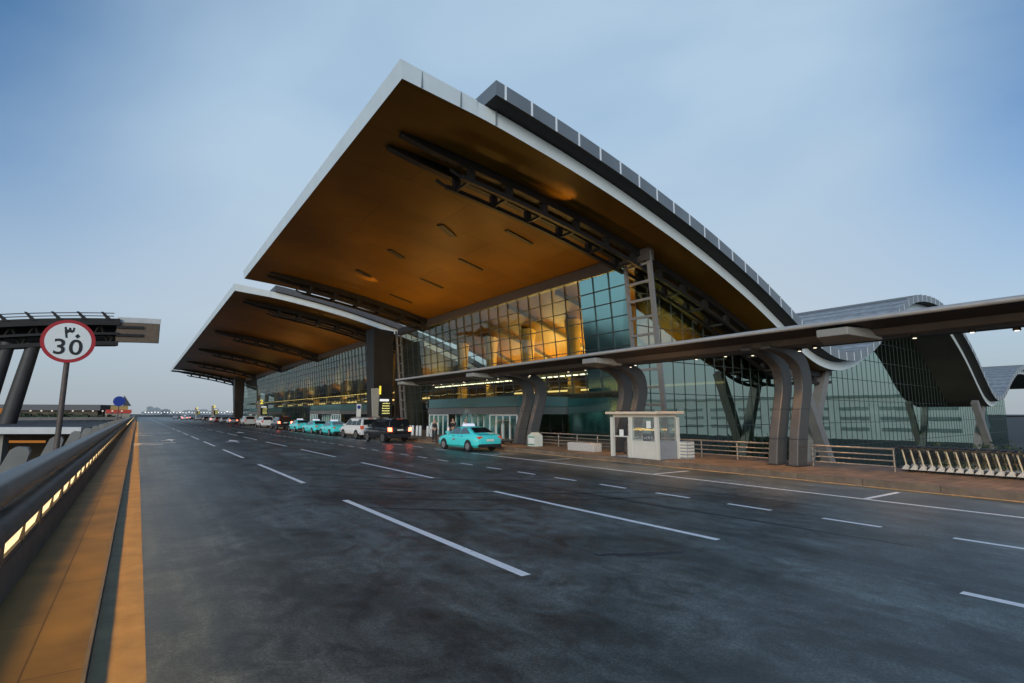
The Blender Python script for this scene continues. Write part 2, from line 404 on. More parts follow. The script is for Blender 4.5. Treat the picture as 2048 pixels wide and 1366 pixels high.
hm = nd(nt, 'ShaderNodeMix', data_type='RGBA', blend_type='MULTIPLY'); hm.inputs[0].default_value = 1; L(hc.outputs['Color'], hm.inputs[6]); hm.inputs[7].default_value = (10, 10, 10, 1); L(hm.outputs[2], m1.inputs[7])
L(m1.outputs[2], bg.inputs['Color']); bg.inputs['Strength'].default_value = .1
sl = bpy.data.lights.new('sun', 'SUN'); sl.energy = 1.7; sl.angle = R(30); sl.color = (1, .95, .88)
so = bpy.data.objects.new('sun', sl); COL.objects.link(so)
sd = Vector((math.sin(SUN_AZ)*math.cos(SUN_EL), math.cos(SUN_AZ)*math.cos(SUN_EL), math.sin(SUN_EL)))
so.rotation_euler = (-sd).to_track_quat('-Z', 'Y').to_euler(); so.location = (-30, -30, 40)

def area(name, loc, direction, sx, sy, w, col=(1, .62, .25), spread=180):
    l = bpy.data.lights.new(name, 'AREA'); l.shape = 'RECTANGLE'; l.size = sx; l.size_y = sy; l.energy = w; l.color = col; l.spread = R(spread)
    o = bpy.data.objects.new(name, l); COL.objects.link(o); o.location = loc
    o.rotation_euler = Vector(direction).to_track_quat('-Z', 'Y').to_euler(); return o
def spot(name, loc, direction, w, ang, col=(1, .62, .25), blend=.6, r=.08):
    l = bpy.data.lights.new(name, 'SPOT'); l.energy = w; l.spot_size = R(ang); l.spot_blend = blend; l.color = col; l.shadow_soft_size = r
    o = bpy.data.objects.new(name, l); COL.objects.link(o); o.location = loc
    o.rotation_euler = Vector(direction).to_track_quat('-Z', 'Y').to_euler(); return o

# ------------------------------------------------------------------ ground, road, pavement
structure('ground', MB().poly([(-9000, -4000, -6), (9000, -4000, -6), (9000, 12000, -6), (-9000, 12000, -6)]), M['earth'])
LAMPW = 8.5
structure('road', MB().box(-.18, 18.66, -45, 470, -1.2, 0), M['asphalt'])
structure('road_far', MB().poly([(-3000, 470, -.02), (3000, 470, -.02), (3000, 9000, -.02), (-3000, 9000, -.02)]), M['earth'])
mk = MB()
Z = .004
def rect(x0, x1, y0, y1): mk.poly([(x0, y0, Z), (x1, y0, Z), (x1, y1, Z), (x0, y1, Z)])
for k in range(-1, 26): rect(4.49, 4.65, 6.3+12.15*k, 14.25+12.15*k)
for k in range(-1, 27): rect(8.53, 8.68, 6.1+11.25*k, (13.4+11.25*k) if k >= 0 else 2.66)
for k in range(-4, 90): rect(12.12, 12.26, 3.8+2.26*k-1.12, 3.8+2.26*k)
rect(15.70, 15.85, -30, 27)
for k in range(30): rect(15.70, 15.85, 30+3.4*k, 31.7+3.4*k)
for y in (-.4, 6.75, 13.85, 20.95): rect(15.87, 17.9, y-.07, y+.07)
for y, x1 in ((47.5, 1.7), (49.6, 2.6), (68.2, 1.5), (75.5, 3.4)): rect(-.1, x1, y-.35, y+.35)
def arrow(x, y):
    mk.poly([(x-.09, y, Z), (x+.09, y, Z), (x+.09, y+2.6, Z), (x-.09, y+2.6, Z)]); mk.poly([(x-.42, y+2.6, Z), (x+.42, y+2.6, Z), (x, y+5.0, Z)])
    mk.poly([(x-.09, y+1.5, Z+.001), (x-.09, y+2.1, Z+.001), (x-.75, y+1.55, Z+.001), (x-.75, y+.9, Z+.001)])
for x, y in ((6.7, 47.5), (2.5, 52.5), (10.4, 70)): arrow(x, y)
structure('road_markings', mk, M['paint'])
ts = MB()
def seam(pts, w):
    top = []; 
    for i, p in enumerate(pts):
        a, b = pts[max(i-1, 0)], pts[min(i+1, len(pts)-1)]; dx, dy = b[0]-a[0], b[1]-a[1]; l = math.hypot(dx, dy); wl = w*(.25+.75*math.sin(math.pi*min(1, max(0, (i+.3)/len(pts)))))
        top.append([(p[0]-dy/l*wl, p[1]+dx/l*wl, .0022), (p[0]+dy/l*wl, p[1]-dx/l*wl, .0022)])
    ts.grid(top)
rs = random.Random(11)
for (x0, ya, x1, yb, bow, w) in ((4.9, 21.5, 12.0, 14.2, .8, .10), (3.9, 18.4, 12.6, 10.6, 1.2, .09), (3.6, 15.6, 14, 9.2, 1.0, .07), (4.4, 13.2, 7.4, 10.6, .3, .08), (2.2, 30, 9.2, 22, 1.4, .07), (6.1, 6.6, 7.4, 5.9, .1, .10), (10.2, 16, 10.9, 4.0, .25, .07), (12.9, 20, 13.7, 6.5, .3, .07)):
    seam([(x0+(x1-x0)*t/14+rs.uniform(-.04, .04), ya+(yb-ya)*t/14-bow*math.sin(math.pi*t/14)+rs.uniform(-.04, .04)) for t in range(15)], w)
structure('tyre_marks', ts, mat('tyre_mark', (.028, .032, .038), .5, var=.5, scale=14))
structure('gutter_strip', MB().poly([(-.18, -12, .003), (.23, -12, .003), (.23, 420, .003), (-.18, 420, .003)]), M['gutter'])
structure('walkway', MB().box(-1.40, -.215, -12, 420, -1.2, .10), M['walk'])
structure('walkway_kerb', MB().box(-.215, -.185, -12, 420, -.5, .104), mat('walkway_edge', (.10, .095, .09), .6, var=.2))
kb = MB()
y = -20.
while y < 330:
    kb.box(18.66, 18.95, y, y+1.98, -.6, .20); y += 2.0
structure('kerb', kb, M['kerb'])
structure('kerb_line', MB().poly([(18.42, -20, .005), (18.655, -20, .005), (18.655, 330, .005), (18.42, 330, .005)]), M['ochre'])
pv = MB(); pv.box(18.95, 24.2, -20, 28.4, -.8, .15); pv.box(18.95, 31.0, 28.4, 330, -.8, .15)
structure('pavement', pv, M['pave'])

# ------------------------------------------------------------------ left parapet with its rail and strip lamps
par = thing('parapet', 'grey roadside parapet with thick round top rail and glowing amber strip lamps', 'parapet', (-1.2, 0, .1))
y0, y1 = -6, 420
MB().tube([(-1.22, y0, 1.345), (-1.22, y1, 1.345)], .172, 24).build('top_rail', M['rail'], par, 60)
prof = [(-1.33, .1), (-1.33, .72), (-1.16, .835), (-1.06, .835), (-1.01, .89), (-1.015, .98), (-1.07, 1.06), (-1.19, 1.10), (-1.40, 1.04), (-1.48, .82), (-1.48, .1)]
MB().prism(prof, 'y', y0, y1).build('casing', M['railbody'], par, 40)
MB().prism([(-1.322, .10), (-1.09, .10), (-1.085, .38), (-1.12, .50), (-1.322, .54)], 'y', y0, y1).build('base_wall', M['railbase'], par, 40)
y = -2.; n = 0
while y < 92:
    L_ = 1.30
    MB().poly([(-1.135, y, .615), (-1.135, y+L_, .615), (-1.098, y+L_, .81), (-1.098, y, .81)]).build('strip_lamp', M['lamp'], par)
    g_ = .05 if n % 2 else .24
    MB().box(-1.19, -1.085, y+L_+.004, y+L_+g_-.004, .56, .815).build('lamp_divider', M['railbody'], par)
    y += L_+g_; n += 1
MB().box(-1.30, -1.10, -2, 300, .542, .61).build('lamp_sill', M['railbase'], par)
MB().poly([(-1.135, y, .615), (-1.135, 300, .615), (-1.098, 300, .81), (-1.098, y, .81)]).build('strip_lamp', M['lamp'], par)
for k in range(70):
    yy = -5+k*2.8
    MB().tube([(-1.34, yy, 1.0), (-1.24, yy, 1.2)], .035, 6).build('rail_bracket', M['rail'], par)
for k, (a, b) in enumerate(((-4, 12), (12, 30), (30, 60), (60, 120), (120, 200))):
    area('strip_lamp_light', (-1.07, (a+b)/2, .70), (1, 0, -.34), .13, b-a, (b-a)*LAMPW, (1, .54, .07), 100).rotation_euler = Vector((1, 0, -.30)).to_track_quat('-Z', 'X').to_euler()

fin0 = None
for k, yy in enumerate([2.5, 8.05, 13.63, 19.18, 24.8, 30.2, 35.8, 41.3, 46.8, 52.3, 57.8, 63.3, 68.8, 74.3, 79.8, 85.3, 90.8, 96.3]):
    if fin0 is None:
        mb = MB(); pr = [(-2.02, -1.1), (-1.80, .5), (-1.66, 1.15), (-1.60, 1.50), (-1.64, 1.585), (-1.80, 1.60), (-1.88, 1.54), (-2.02, 1.15), (-2.22, .5), (-2.62, -1.1)]
        root = thing('parapet_fin', '', 'fin', (0, 0, 0)); mb.prism(pr, 'y', -.13, .13); f = mb.build('fin_body', M['conc'], root)
        bv = f.modifiers.new('bevel', 'BEVEL'); bv.width = .03; bv.segments = 2
        fin0 = root; o = root
    else: o = copy_tree(fin0)
    o.location = (0, yy, 0)
    tag(o, 'leaning beige concrete fin in the row standing behind the parapet rail', 'fin', 'concrete fins behind the parapet rail')

# ------------------------------------------------------------------ road signs
def flat_poly(mb, pts, y, k='_'): mb.poly([(p[0], y, p[1]) for p in pts], k)
def disc(cx, cz, r, n=40): return [(cx+r*math.cos(2*math.pi*j/n), cz+r*math.sin(2*math.pi*j/n)) for j in range(n)]
def text_mesh(txt, name, size, m, parent, loc, rot=(R(90), 0, 0), bold=.02, extr=.004, sx=1., spacing=1.):
    c = bpy.data.curves.new(name+'_curve', 'FONT'); c.body = txt; c.size = size; c.align_x = 'CENTER'; c.align_y = 'CENTER'; c.offset = bold*size; c.space_character = spacing; c.extrude = extr
    t = bpy.data.objects.new(name+'_tmp', c); COL.objects.link(t)
    bpy.context.view_layer.update()
    me = bpy.data.meshes.new_from_object(t.evaluated_get(bpy.context.evaluated_depsgraph_get()))
    bpy.data.objects.remove(t); bpy.data.curves.remove(c)
    me.materials.clear(); me.materials.append(m)
    o = bpy.data.objects.new(name, me); COL.objects.link(o); o.parent = parent; o.location = loc; o.rotation_euler = rot; o.scale = (sx, 1, 1); return o
sx_, sy_, sz_ = -1.62, 17.95, 4.07
sg = thing('speed_limit_sign', 'round white speed limit sign with red ring reading 30 on brown pole', 'road sign', (sx_, sy_, 0))
MB().lathe([(.56, 0), (.56, .03)], (sx_, sy_, sz_), 'y', 48).build('sign_plate', M['signred'], sg)
MB().lathe([(.475, -.006), (.475, -.001)], (sx_, sy_, sz_), 'y', 48).build('white_face', M['signwhite'], sg)
MB().tube([(sx_-.02, sy_+.10, .2), (sx_+.01, sy_+.10, 3.9)], .062, 12).build('pole', M['pole'], sg, 60)
text_mesh('30', 'numerals', .56, M['signblack'], sg, (0, -.012, sz_-.17), bold=.010, sx=1.06, spacing=1.10)
ar = MB()   # Arabic-Indic three and zero drawn as strokes
U = lambda a, b: (sx_+.03+a*.82, sz_+.235+b*1.0)
for pts in ([(-.165, .125), (-.12, .14), (-.095, .075), (-.065, .06), (-.05, .12), (-.005, .12), (.01, .07), (.04, .06), (.055, .13), (.10, .125), (.085, .02), (.03, -.015), (-.02, .005), (-.065, -.015), (-.085, -.04), (-.06, -.15), (-.115, -.15), (-.14, -.03)],
            [(.18, -.03), (.25, -.092), (.18, -.155), (.11, -.092)]):
    flat_poly(ar, [U(*p) for p in pts], sy_-.012)
ar.build('arabic_numerals', M['signblack'], sg)

bs = thing('blue_sign', 'small round blue road sign seen far along the parapet', 'road sign', (-1.68, 70, 0))
MB().lathe([(.52, 0), (.52, .03)], (-1.68, 70, 3.52), 'y', 32).build('sign_plate', M['signblue'], bs)
MB().tube([(-1.68, 70.06, .2), (-1.68, 70.06, 3.4)], .05, 8).build('pole', M['pole'], bs)

pvn = thing('beige_pavilion', 'little beige pavilion with pointed roof and red band at the end of the parapet', 'pavilion', (-4.2, 175, -6))
MB().cbox((-4.2, 175, -6), (5.2, 5, 9.0)).build('base', M['slab'], pvn)
MB().cbox((-4.0, 172.4, 2.4), (5.4, .2, .9)).build('red_band', M['redlamp'], pvn)
MB().cbox((-4.0, 175, 3.3), (3.6, 3.4, 1.0)).build('upper_tier', M['gold'], pvn)
mb = MB(); mb.lathe([(1.7, 4.3), (1.2, 5.1), (.05, 7.0)], (-3.2, 175, 0), 'z', 4); mb.build('pointed_roof', M['slab'], pvn)

# ------------------------------------------------------------------ terminal building
LOWT = [(9, 17.73), (11, 17.58), (13, 17.41), (15, 17.17), (17, 16.87), (19.7, 16.43), (24, 15.58), (27.1, 14.84), (30.7, 13.92), (34.8, 12.7), (39.3, 11.15), (43.5, 9.45), (46.6, 8.08), (49.5, 7.03), (52.1, 6.48), (55.2, 6.35), (57.6, 6.66), (60.4, 7.33), (63.3, 8.55), (66, 10.1), (70, 12.3), (74.7, 14.2), (79, 15.15), (84.4, 15.45), (89, 14.95), (92.9, 13.9), (96.3, 12.4), (100.3, 10.25), (103.7, 7.98), (106.8, 5.76), (109.7, 4.1), (113, 3.4), (116, 3.75), (119, 4.75), (123.5, 6.65), (129, 8.4), (135, 9.5), (142, 9.8), (150, 9.0), (158, 7.6)]
def low(x): return catmull(LOWT, x)
def yn(x, base=22.16): return base+.06*(x-9)
TB = thing('airport_terminal', 'airport terminal with great curved wave roof, tall glass walls and amber lit soffit', 'terminal building', (30, 60, 0))
LT, UB, UT = .80, .84, .80
def xs_range(a, b, st=1.0):
    n = max(2, int((b-a)/st)); return [a+(b-a)*i/n for i in range(n+1)]
def wave_roof(ynear, yfar, x1, near_base=None):
    nb = near_base if near_base is not None else None
    N = (lambda x: yn(x, nb)) if nb is not None else (lambda x: ynear)
    xs = xs_range(9, x1, 1.2)
    xa = [x for x in xs if x <= 57]; xb = [x for x in xs if x >= xa[-1]]
    MB().grid([[(x, N(x)+(yfar-N(x))*j/4, low(x)) for j in range(5)] for x in xa]).build('soffit', M['soffit'], TB, 60)
    if len(xb) > 1: MB().grid([[(x, N(x)+(yfar-N(x))*j/4, low(x)) for j in range(5)] for x in xb]).build('soffit', M['soffshade'], TB, 60)
    F = MB()
    F.grid([[(x, N(x), low(x)) for x in xs], [(x, N(x), low(x)+LT) for x in xs]])
    F.grid([[(x, yfar, low(x)) for x in xs], [(x, yfar, low(x)+LT) for x in xs]])
    F.grid([[(9, N(9), low(9)), (9, yfar, low(9))], [(8.85, N(9)-.12, low(9)+LT+.08), (8.85, yfar, low(9)+LT+.08)]])
    F.grid([[(x, N(x)-.001, low(x)+LT) for x in xs_range(9, 17)], [(x, yfar, low(x)+LT) for x in xs_range(9, 17)]])
    F.poly([(9, N(9)-.002, low(9)), (8.85, N(9)-.12, low(9)+LT+.08), (13.2, N(13.2)-.05, low(13.2)+LT+.02), (13.2, N(13.2)-.002, low(13.2))])
    fo = F.build('pale_fascia', M['white_fascia'], TB, 50)
    jl = MB()
    if nb is not None:
        for x in (10.0, 12.2, 14.4): jl.box(x-.012, x+.012, N(x)-.10, N(x)-.004, low(x)+.02, low(x)+LT)
        jl.build('fascia_joint', M['grey_fascia'], TB)
    # upper roof sheet
    xu = xs_range(13.7, x1, 1.2)
    o = 1.1 if nb is not None else .5
    G = MB()
    G.grid([[(x, N(x)-o, low(x)+UB) for x in xu], [(x, N(x)-o, low(x)+UB+UT) for x in xu]], 'grey_fascia')
    G.grid([[(x, yfar+.5, low(x)+UB) for x in xu], [(x, yfar+.5, low(x)+UB+UT) for x in xu]], 'grey_fascia')
    G.poly([(13.7, N(13.7)-o, low(13.7)+UB), (13.7, yfar+.5, low(13.7)+UB), (13.7, yfar+.5, low(13.7)+UB+UT), (13.7, N(13.7)-o, low(13.7)+UB+UT)], 'grey_fascia')
    G.build('upper_fascia', None if nb is not None else dict(grey_fascia=M['roofdark']), TB, 50)  # farther roofs: dark colour stands for shade under the first roof
    MB().grid([[(x, N(x)-o, low(x)+UB) for x in xu], [(x, yfar+.5, low(x)+UB) for x in xu]]).build('upper_soffit', M['blacksoff'], TB, 60)
    MB().grid([[(x, N(x)-o, low(x)+UB+UT) for x in xu], [(x, yfar+.5, low(x)+UB+UT) for x in xu]]).build('roof_sheet', M['rooftop'], TB, 60)
    if nb is not None:
        J = MB(); RB = MB(); x = 14.3
        while x < x1-1:
            s = (low(x+.05)-low(x-.05))/.1; w = .07/math.sqrt(1+s*s)
            J.poly([(x-w, N(x)-o-.01, low(x-w)+UB), (x+w, N(x)-o-.01, low(x+w)+UB), (x+w, N(x)-o-.01, low(x+w)+UB+UT), (x-w, N(x)-o-.01, low(x-w)+UB+UT)]); J.build('white_joint', M['joint'], TB); J = MB()
            if x > 40:
                zz = low(x)+UB+UT
                RB.box(x-.05, x+.05, N(x)-o+.02, yfar, zz-.05, zz+.09); RB.build('roof_rib', M['grey_fascia'], TB); RB = MB()
            x += 1.75
        for a, b in ((53.2, 54.6), (112.4, 113.6), (74.2, 75.2)):
            xs2 = xs_range(a, b, .3)
            MB().grid([[(x, N(x)-o+.5, low(x)+UB+UT+.03) for x in xs2], [(x, yfar, low(x)+UB+UT+.03) for x in xs2]]).build('roof_gutter', M['roofdark'], TB)
wave_roof(None, 67.8, 158, 22.16)
wave_roof(75.2, 223.5, 62)
wave_roof(227, 236, 62)

def sweep(mb, xs, zt, zb, y0, y1, k='_'):
    mb.grid([[(x, y0, zb(x)), (x, y1, zb(x)), (x, y1, zt(x)), (x, y0, zt(x))] for x in xs], k, True, True)
def truss(yc, x1, name='roof_truss'):
    b = MB()
    for d in (-.9, .9):
        sweep(b, xs_range(10.8, x1, 2), lambda x: low(x)-.01, lambda x: low(x)-.16-.38*min(1, (x-10.8)/2.5), yc+d-.24, yc+d+.24)
        sweep(b, xs_range(14.6, x1, 2), lambda x: low(x)-1.05, lambda x: low(x)-1.32, yc+d-.14, yc+d+.14)
        b.tube([(14.6, yc+d, low(14.6)-1.18), (13.9, yc+d, low(13.9)-1.0)], .10, 6)
    tr = b.build(name, M['truss'], TB)
    v = MB(); x = 15.3
    while x < x1-.5:
        for d in (-.9, .9):
            v.box(x-.20, x+.20, yc+d-.17, yc+d+.17, low(x)-1.2, low(x)-.3)
        v.box(x-.09, x+.09, yc-.8, yc+.8, low(x)-1.25, low(x)-1.08); v.build('hanger', M['truss'], tr); v = MB()
        x += 2.75
truss(27.5, 57); truss(63.2, 34)
for yc in (80.5, 113.9, 148, 184.5, 218): truss(yc, 34)
truss(231, 32)
hb = MB()
ht = None
for (x, yy, l, w, rz) in ((19.0, 36.7, 2.0, .62, .55), (23.2, 32.8, 2.6, .35, .1), (18.3, 45.2, 1.9, .5, .5), (23.8, 41.2, 2.6, .3, .1), (24.0, 49.5, 2.6, .3, .1), (18.2, 53.6, 1.9, .5, .5), (24.2, 58.0, 2.8, .3, .1)):
    z = low(x)
    t = MB(); cs, sn = math.cos(rz), math.sin(rz)
    pts = [(x+a*l/2*cs-b*w/2*sn, yy+a*l/2*sn+b*w/2*cs) for a, b in ((-1, -1), (1, -1), (1, 1), (-1, 1))]
    t.grid([[(p, q, low(p)-.002) for p, q in pts], [(p, q, low(p)-.10) for p, q in pts]], '_', True, True)
    t.build('soffit_hatch', M['truss'], TB)

# facades -----------------------------------------------------------------
XB, XT, ZT = 31.1, 29.75, 14.15
def fx(z): return XB+(XT-XB)*z/ZT
def facade(y0, y1, glass_m, ladder_near=True, portal=None, npan=None, tealbay=0.):
    g = MB(); g.poly([(fx(0.15), y0, .15), (fx(0.15), y1, .15), (fx(13.3), y1, 13.3), (fx(13.3), y0, 13.3)])
    g.build('front_glazing', glass_m, TB)
    if tealbay:
        MB().poly([(fx(4)-.03, y0, 4), (fx(4)-.03, y0+tealbay, 4), (fx(13.25)-.03, y0+tealbay, 13.25), (fx(13.25)-.03, y0, 13.25)]).build('teal_glazing', M['gteal'], TB)
    m = MB(); st = (y1-y0)/round((y1-y0)/1.75)
    n = round((y1-y0)/1.75)
    for i in range(n+1):
        yy = y0+i*st; w = .035
        m.grid([[(fx(.15)-.10, yy-w, .15), (fx(.15)-.03, yy-w, .15), (fx(.15)-.03, yy+w, .15), (fx(.15)-.10, yy+w, .15)],
                [(fx(13.3)-.10, yy-w, 13.3), (fx(13.3)-.03, yy-w, 13.3), (fx(13.3)-.03, yy+w, 13.3), (fx(13.3)-.10, yy+w, 13.3)]], '_', True, True)
    for j, z in enumerate((2.6, 3.9, 5.1, 6.25, 7.4, 8.55, 9.7, 10.85, 12.0)):
        m.box(fx(z)-.125, fx(z)-.033, y0, y1, z-.033, z+.033)
    m.build('mullion_grid', M['mull'], TB)
    MB().box(fx(13.8)-.25, fx(13.8)+.35, y0-2.62 if ladder_near else y0, y1+.6, 13.28, low(29.7)-.02).build('head_band', M['headband'], TB)
facade(28.2, 71.0, M['gfront'], True, tealbay=5.2)
facade(80.5, 236, M['gfront'], True)
def ladder(ya, yb, zb=.15):
    f = MB()
    for yy, w in ((ya, .18), (yb, .13)):
        f.grid([[(fx(zb)-.14, yy-w, zb), (fx(zb)+.06, yy-w, zb), (fx(zb)+.06, yy+w, zb), (fx(zb)-.14, yy+w, zb)],
                [(fx(14.0)-.14, yy-w, 14.0), (fx(14.0)+.06, yy-w, 14.0), (fx(14.0)+.06, yy+w, 14.0), (fx(14.0)-.14, yy+w, 14.0)]], '_', True, True)
    lf = f.build('ladder_frame', M['frame'], TB)
    r = MB()
    z = 13.1
    while z > 1:
        r.box(fx(z)-.16, fx(z)+.02, ya+.1, yb-.05, z-.085, z+.085); r.build('rung', M['frame'], lf); r = MB(); z -= 1.28
ladder(25.75, 28.1); ladder(78.3, 80.4); ladder(72.6, 71.1)
# columns between the roofs
for yy, w in ((74.2, 2.6), (206, 3.2)):
    c = MB(); c.grid([[(27.0, yy-w/2, .15), (29.6, yy-w/2, .15), (29.6, yy+w/2, .15), (27.0, yy+w/2, .15)], [(26.4, yy-w/2-.3, 14.2), (29.4, yy-w/2-.3, 13.9), (29.4, yy+w/2+.3, 13.9), (26.4, yy+w/2+.3, 14.2)]], '_', True, True)
    c.build('roof_column', M['column'], TB)
MB().box(33, 33.3, 71.0, 80.6, .15, 12.8).build('link_wall', M['intdark'], TB)
for yy in (73.0, 75.6):
    MB().box(26.9, 26.97, yy-.2, yy+.2, 7.2, 9.3).build('amber_panel', M['gold'], TB)

# gable (side) glass wall
def gy(x): return 28.4+.06*(x-31.1)
ZL = -6.
xs = [31.1]+xs_range(32.6, 150, 1.5)
g = MB(); g.grid([[(x, gy(x), ZL) for x in xs], [(x, gy(x), low(x)-.03) for x in xs]]); g.build('side_glazing', M['gside'], TB)
m = MB()
for i, x in enumerate(xs): m.box(x-.018, x+.018, gy(x)-.04, gy(x)-.012, ZL, low(x)-.05)
z = -4.
while z < 15:
    seg = []
    run = None
    for x in xs:
        ok = low(x) > z+.3
        if ok and run is None: run = x
        if (not ok or x == xs[-1]) and run is not None:
            if x-run > 1.6: m.grid([[(run, gy(run)-.05, z-.03), (run, gy(run)-.025, z-.03), (run, gy(run)-.025, z+.03), (run, gy(run)-.05, z+.03)], [(x-1.5, gy(x-1.5)-.05, z-.03), (x-1.5, gy(x-1.5)-.025, z-.03), (x-1.5, gy(x-1.5)-.025, z+.03), (x-1.5, gy(x-1.5)-.05, z+.03)]], '_', True, True)
            run = None
    z += 2.6
m.build('side_mullion_grid', M['mull'], TB)
# struts that carry the troughs
def strut(pts, r, name='trough_strut', mm='frame'):
    s = MB(); a, b = Vector(pts[0]), Vector(pts[1]); d = (b-a).normalized(); q = Vector((0, 1, 0)); p = d.cross(q).normalized()
    s.grid([[c+p*r+q*r, c-p*r+q*r, c-p*r-q*r, c+p*r-q*r] for c in (a, b)], '_', True, True); s.build(name, M[mm], TB)
for xc, yc in ((52.2, 25.6), (109.5, 28.6), (113.0, 40)):
    zt = low(xc)-.1
    strut([(xc-3.4, yc, zt), (xc+3.2, yc, -6)], .42); strut([(xc+3.6, yc+.9, zt+.3), (xc-2.8, yc+.9, -6)], .42, mm='frame')
# interior
INT = MB(); INT.box(31.3, 150, 40, 66, -6.1, 0.0); INT.box(31.3, 46, 28.6+1.2, 39.9, -.4, 0); INT.build('interior_floor', M['intfloor'], TB)
INT = MB(); INT.box(31.6, 60, 80, 235, -.3, .1); INT.build('interior_floor', M['intfloor'], TB)
MB().box(46, 46.4, 29.6, 67.5, 0, 8.0).build('interior_back_wall', M['intdark'], TB)
MB().box(46, 46.4, 78, 236, 0, 8.1).build('interior_back_wall', M['intdark'], TB)
MB().box(33, 155, 67.6, 68.0, -6, 6.0).build('interior_back_wall', M['intdark'], TB)
MB().box(32.2, 46, 29.5, 67.5, 3.55, 3.95).build('mezzanine', M['intdark'], TB)
MB().box(33.2, 46, 81, 235, 3.55, 3.95).build('mezzanine', M['intdark'], TB)
MB().box(33.4, 33.6, 30, 67, 5.9, 6.5).build('lit_gallery_front', M['intdark'], TB)
MB().box(35.0, 46, 30, 67, 5.9, 6.2).build('gallery', M['intdark'], TB)
MB().box(35.0, 46, 82, 235, 5.9, 6.2).build('gallery', M['intdark'], TB)
yy = 31.; n = 0
dl = MB()
while yy < 67:
    dl.box(33.1, 33.3, yy, yy+.5, 5.74, 5.83); yy += .95
dl.build('gallery_lamps', M['ceilite'], TB)
MB().box(33.1, 33.25, 82, 205, 5.72, 5.82).build('gallery_lamps', M['warmline'], TB)
MB().box(45.6, 45.9, 31, 66, 5.1, 5.3).build('cove_lamp', M['warmline'], TB)
MB().box(45.6, 45.9, 82, 235, 5.1, 5.35).build('cove_lamp', M['warmline'], TB)
for yy in (34.5, 42.5, 50.5, 58.5, 66, 86, 97, 108, 119, 130, 141, 152, 163, 176, 190, 206, 222):
    MB().lathe([(.75, .1), (.68, 4.0), (.66, 8.5), (.75, 10.5), (.95, 12.0)], (37.0, yy, 0), 'z', 18).build('interior_column', M['gold'], TB, 60)
for yy in (31, 38.5, 46.5, 54.5, 62.5):   # slanted inner roof ribs
    rb = MB(); xs3 = xs_range(31.5, 46, 1.5); sweep(rb, xs3, lambda x: low(x)-.02, lambda x: low(x)-.45, yy-.18, yy+.18); rb.build('inner_rib', M['intdark'], TB)
for yy, w in ((36, 2900), (45, 3600), (54, 2000), (62, 1000)):
    area('hall_light', (41.5, yy, 6.4), (-.25, 0, 1), 5, 4, w, (1, .58, .15))
for yy in (90, 118, 146, 180, 215):
    area('hall_light', (41.5, yy, 6.4), (-.2, 0, 1), 5, 10, 800, (1, .64, .22))
for yy in (34.5, 42.5, 50.5, 58.5, 86, 97, 108, 119, 130, 141):
    spot('column_uplight', (35.6, yy, 4.1), (.16, 0, 1), 260, 60, (1, .68, .22), .8)
for yy in (36, 50, 62, 100, 140): area('gallery_light', (39, yy, 5.85), (0, 0, -1), 8, 8, 260, (1, .56, .13))
# amber uplights on the roof soffit
for x, yy, w in ((25.5, 34, 260), (25.5, 44, 420), (25.5, 54, 420), (25.5, 62, 220), (25.5, 90, 330), (25.5, 104, 330), (25.5, 125, 300), (25.5, 160, 300), (25.5, 200, 250)):
    area('soffit_uplight_light', (x, yy, 4.9 if yy > 80 else 6.0), (-.28, 0, 1), 1.4, 1.4, w*.82, (1, .53, .13), 150)
for x, yy in ((18.4, 55), (20.3, 25.2)):
    spot('soffit_spot', (x+2, yy, low(x)-1.9), (-.6, 0, 1), 260, 58, (1, .55, .16), 1, .1)

# entrance portals -------------------------------------------------------
def portal(y0, y1, label_parts=True):
    MB().box(25.4, 31.0, y0, y1, 2.82, 3.68).build('portal_glass_box', M['portalteal'], TB)
    MB().box(25.3, 31.0, y0, y1, 2.18, 2.78).build('portal_lintel', M['portalgrey'], TB)
    MB().box(25.6, 31.0, y0+.1, y1-.1, 2.8, 2.815).build('portal_top', M['portalgrey'], TB)
    W_ = (y1-y0)
    for a, b in ((y0+.1, y0+W_*.26), (y1-W_*.26, y1-.1)):
        d = MB(); n = 4
        for i in range(n+1):
            yy = a+(b-a)*i/n; d.box(25.4, 25.5, yy-.05, yy+.05, .15, 2.1)
        d.box(25.4, 25.5, a, b, 2.06, 2.17)
        dd = d.build('door_frame', M['doorwhite'], TB)
        MB().poly([(25.46, a, .2), (25.46, b, .2), (25.46, b, 2.1), (25.46, a, 2.1)]).build('door_glass', M['gteal'], dd)
    a, b = y0+W_*.27, y1-W_*.27
    MB().poly([(26.3, a, .15), (26.3, b, .15), (26.3, b, 2.2), (26.3, a, 2.2)]).build('vestibule_glass', M['gteal'], TB)
    d = MB(); n = 7
    for i in range(n+1):
        yy = a+(b-a)*i/n; MB().box(26.22, 26.28, yy-.04, yy+.04, .15, 2.2).build('vestibule_post', M['doorwhite'], TB)
    area('portal_light', (26.8, (y0+y1)/2, 2.15), (-.3, 0, -1), .4, W_*.7, 40, (.8, 1, .9))
portal(36.2, 52.5); portal(83, 100.5); portal(150, 165)
MB().poly([(30.75, 28.4, .15), (30.75, 36, .15), (30.62, 36, 3.5), (30.62, 28.4, 3.5)]).build('dark_ground_glazing', M['gteal'], TB)

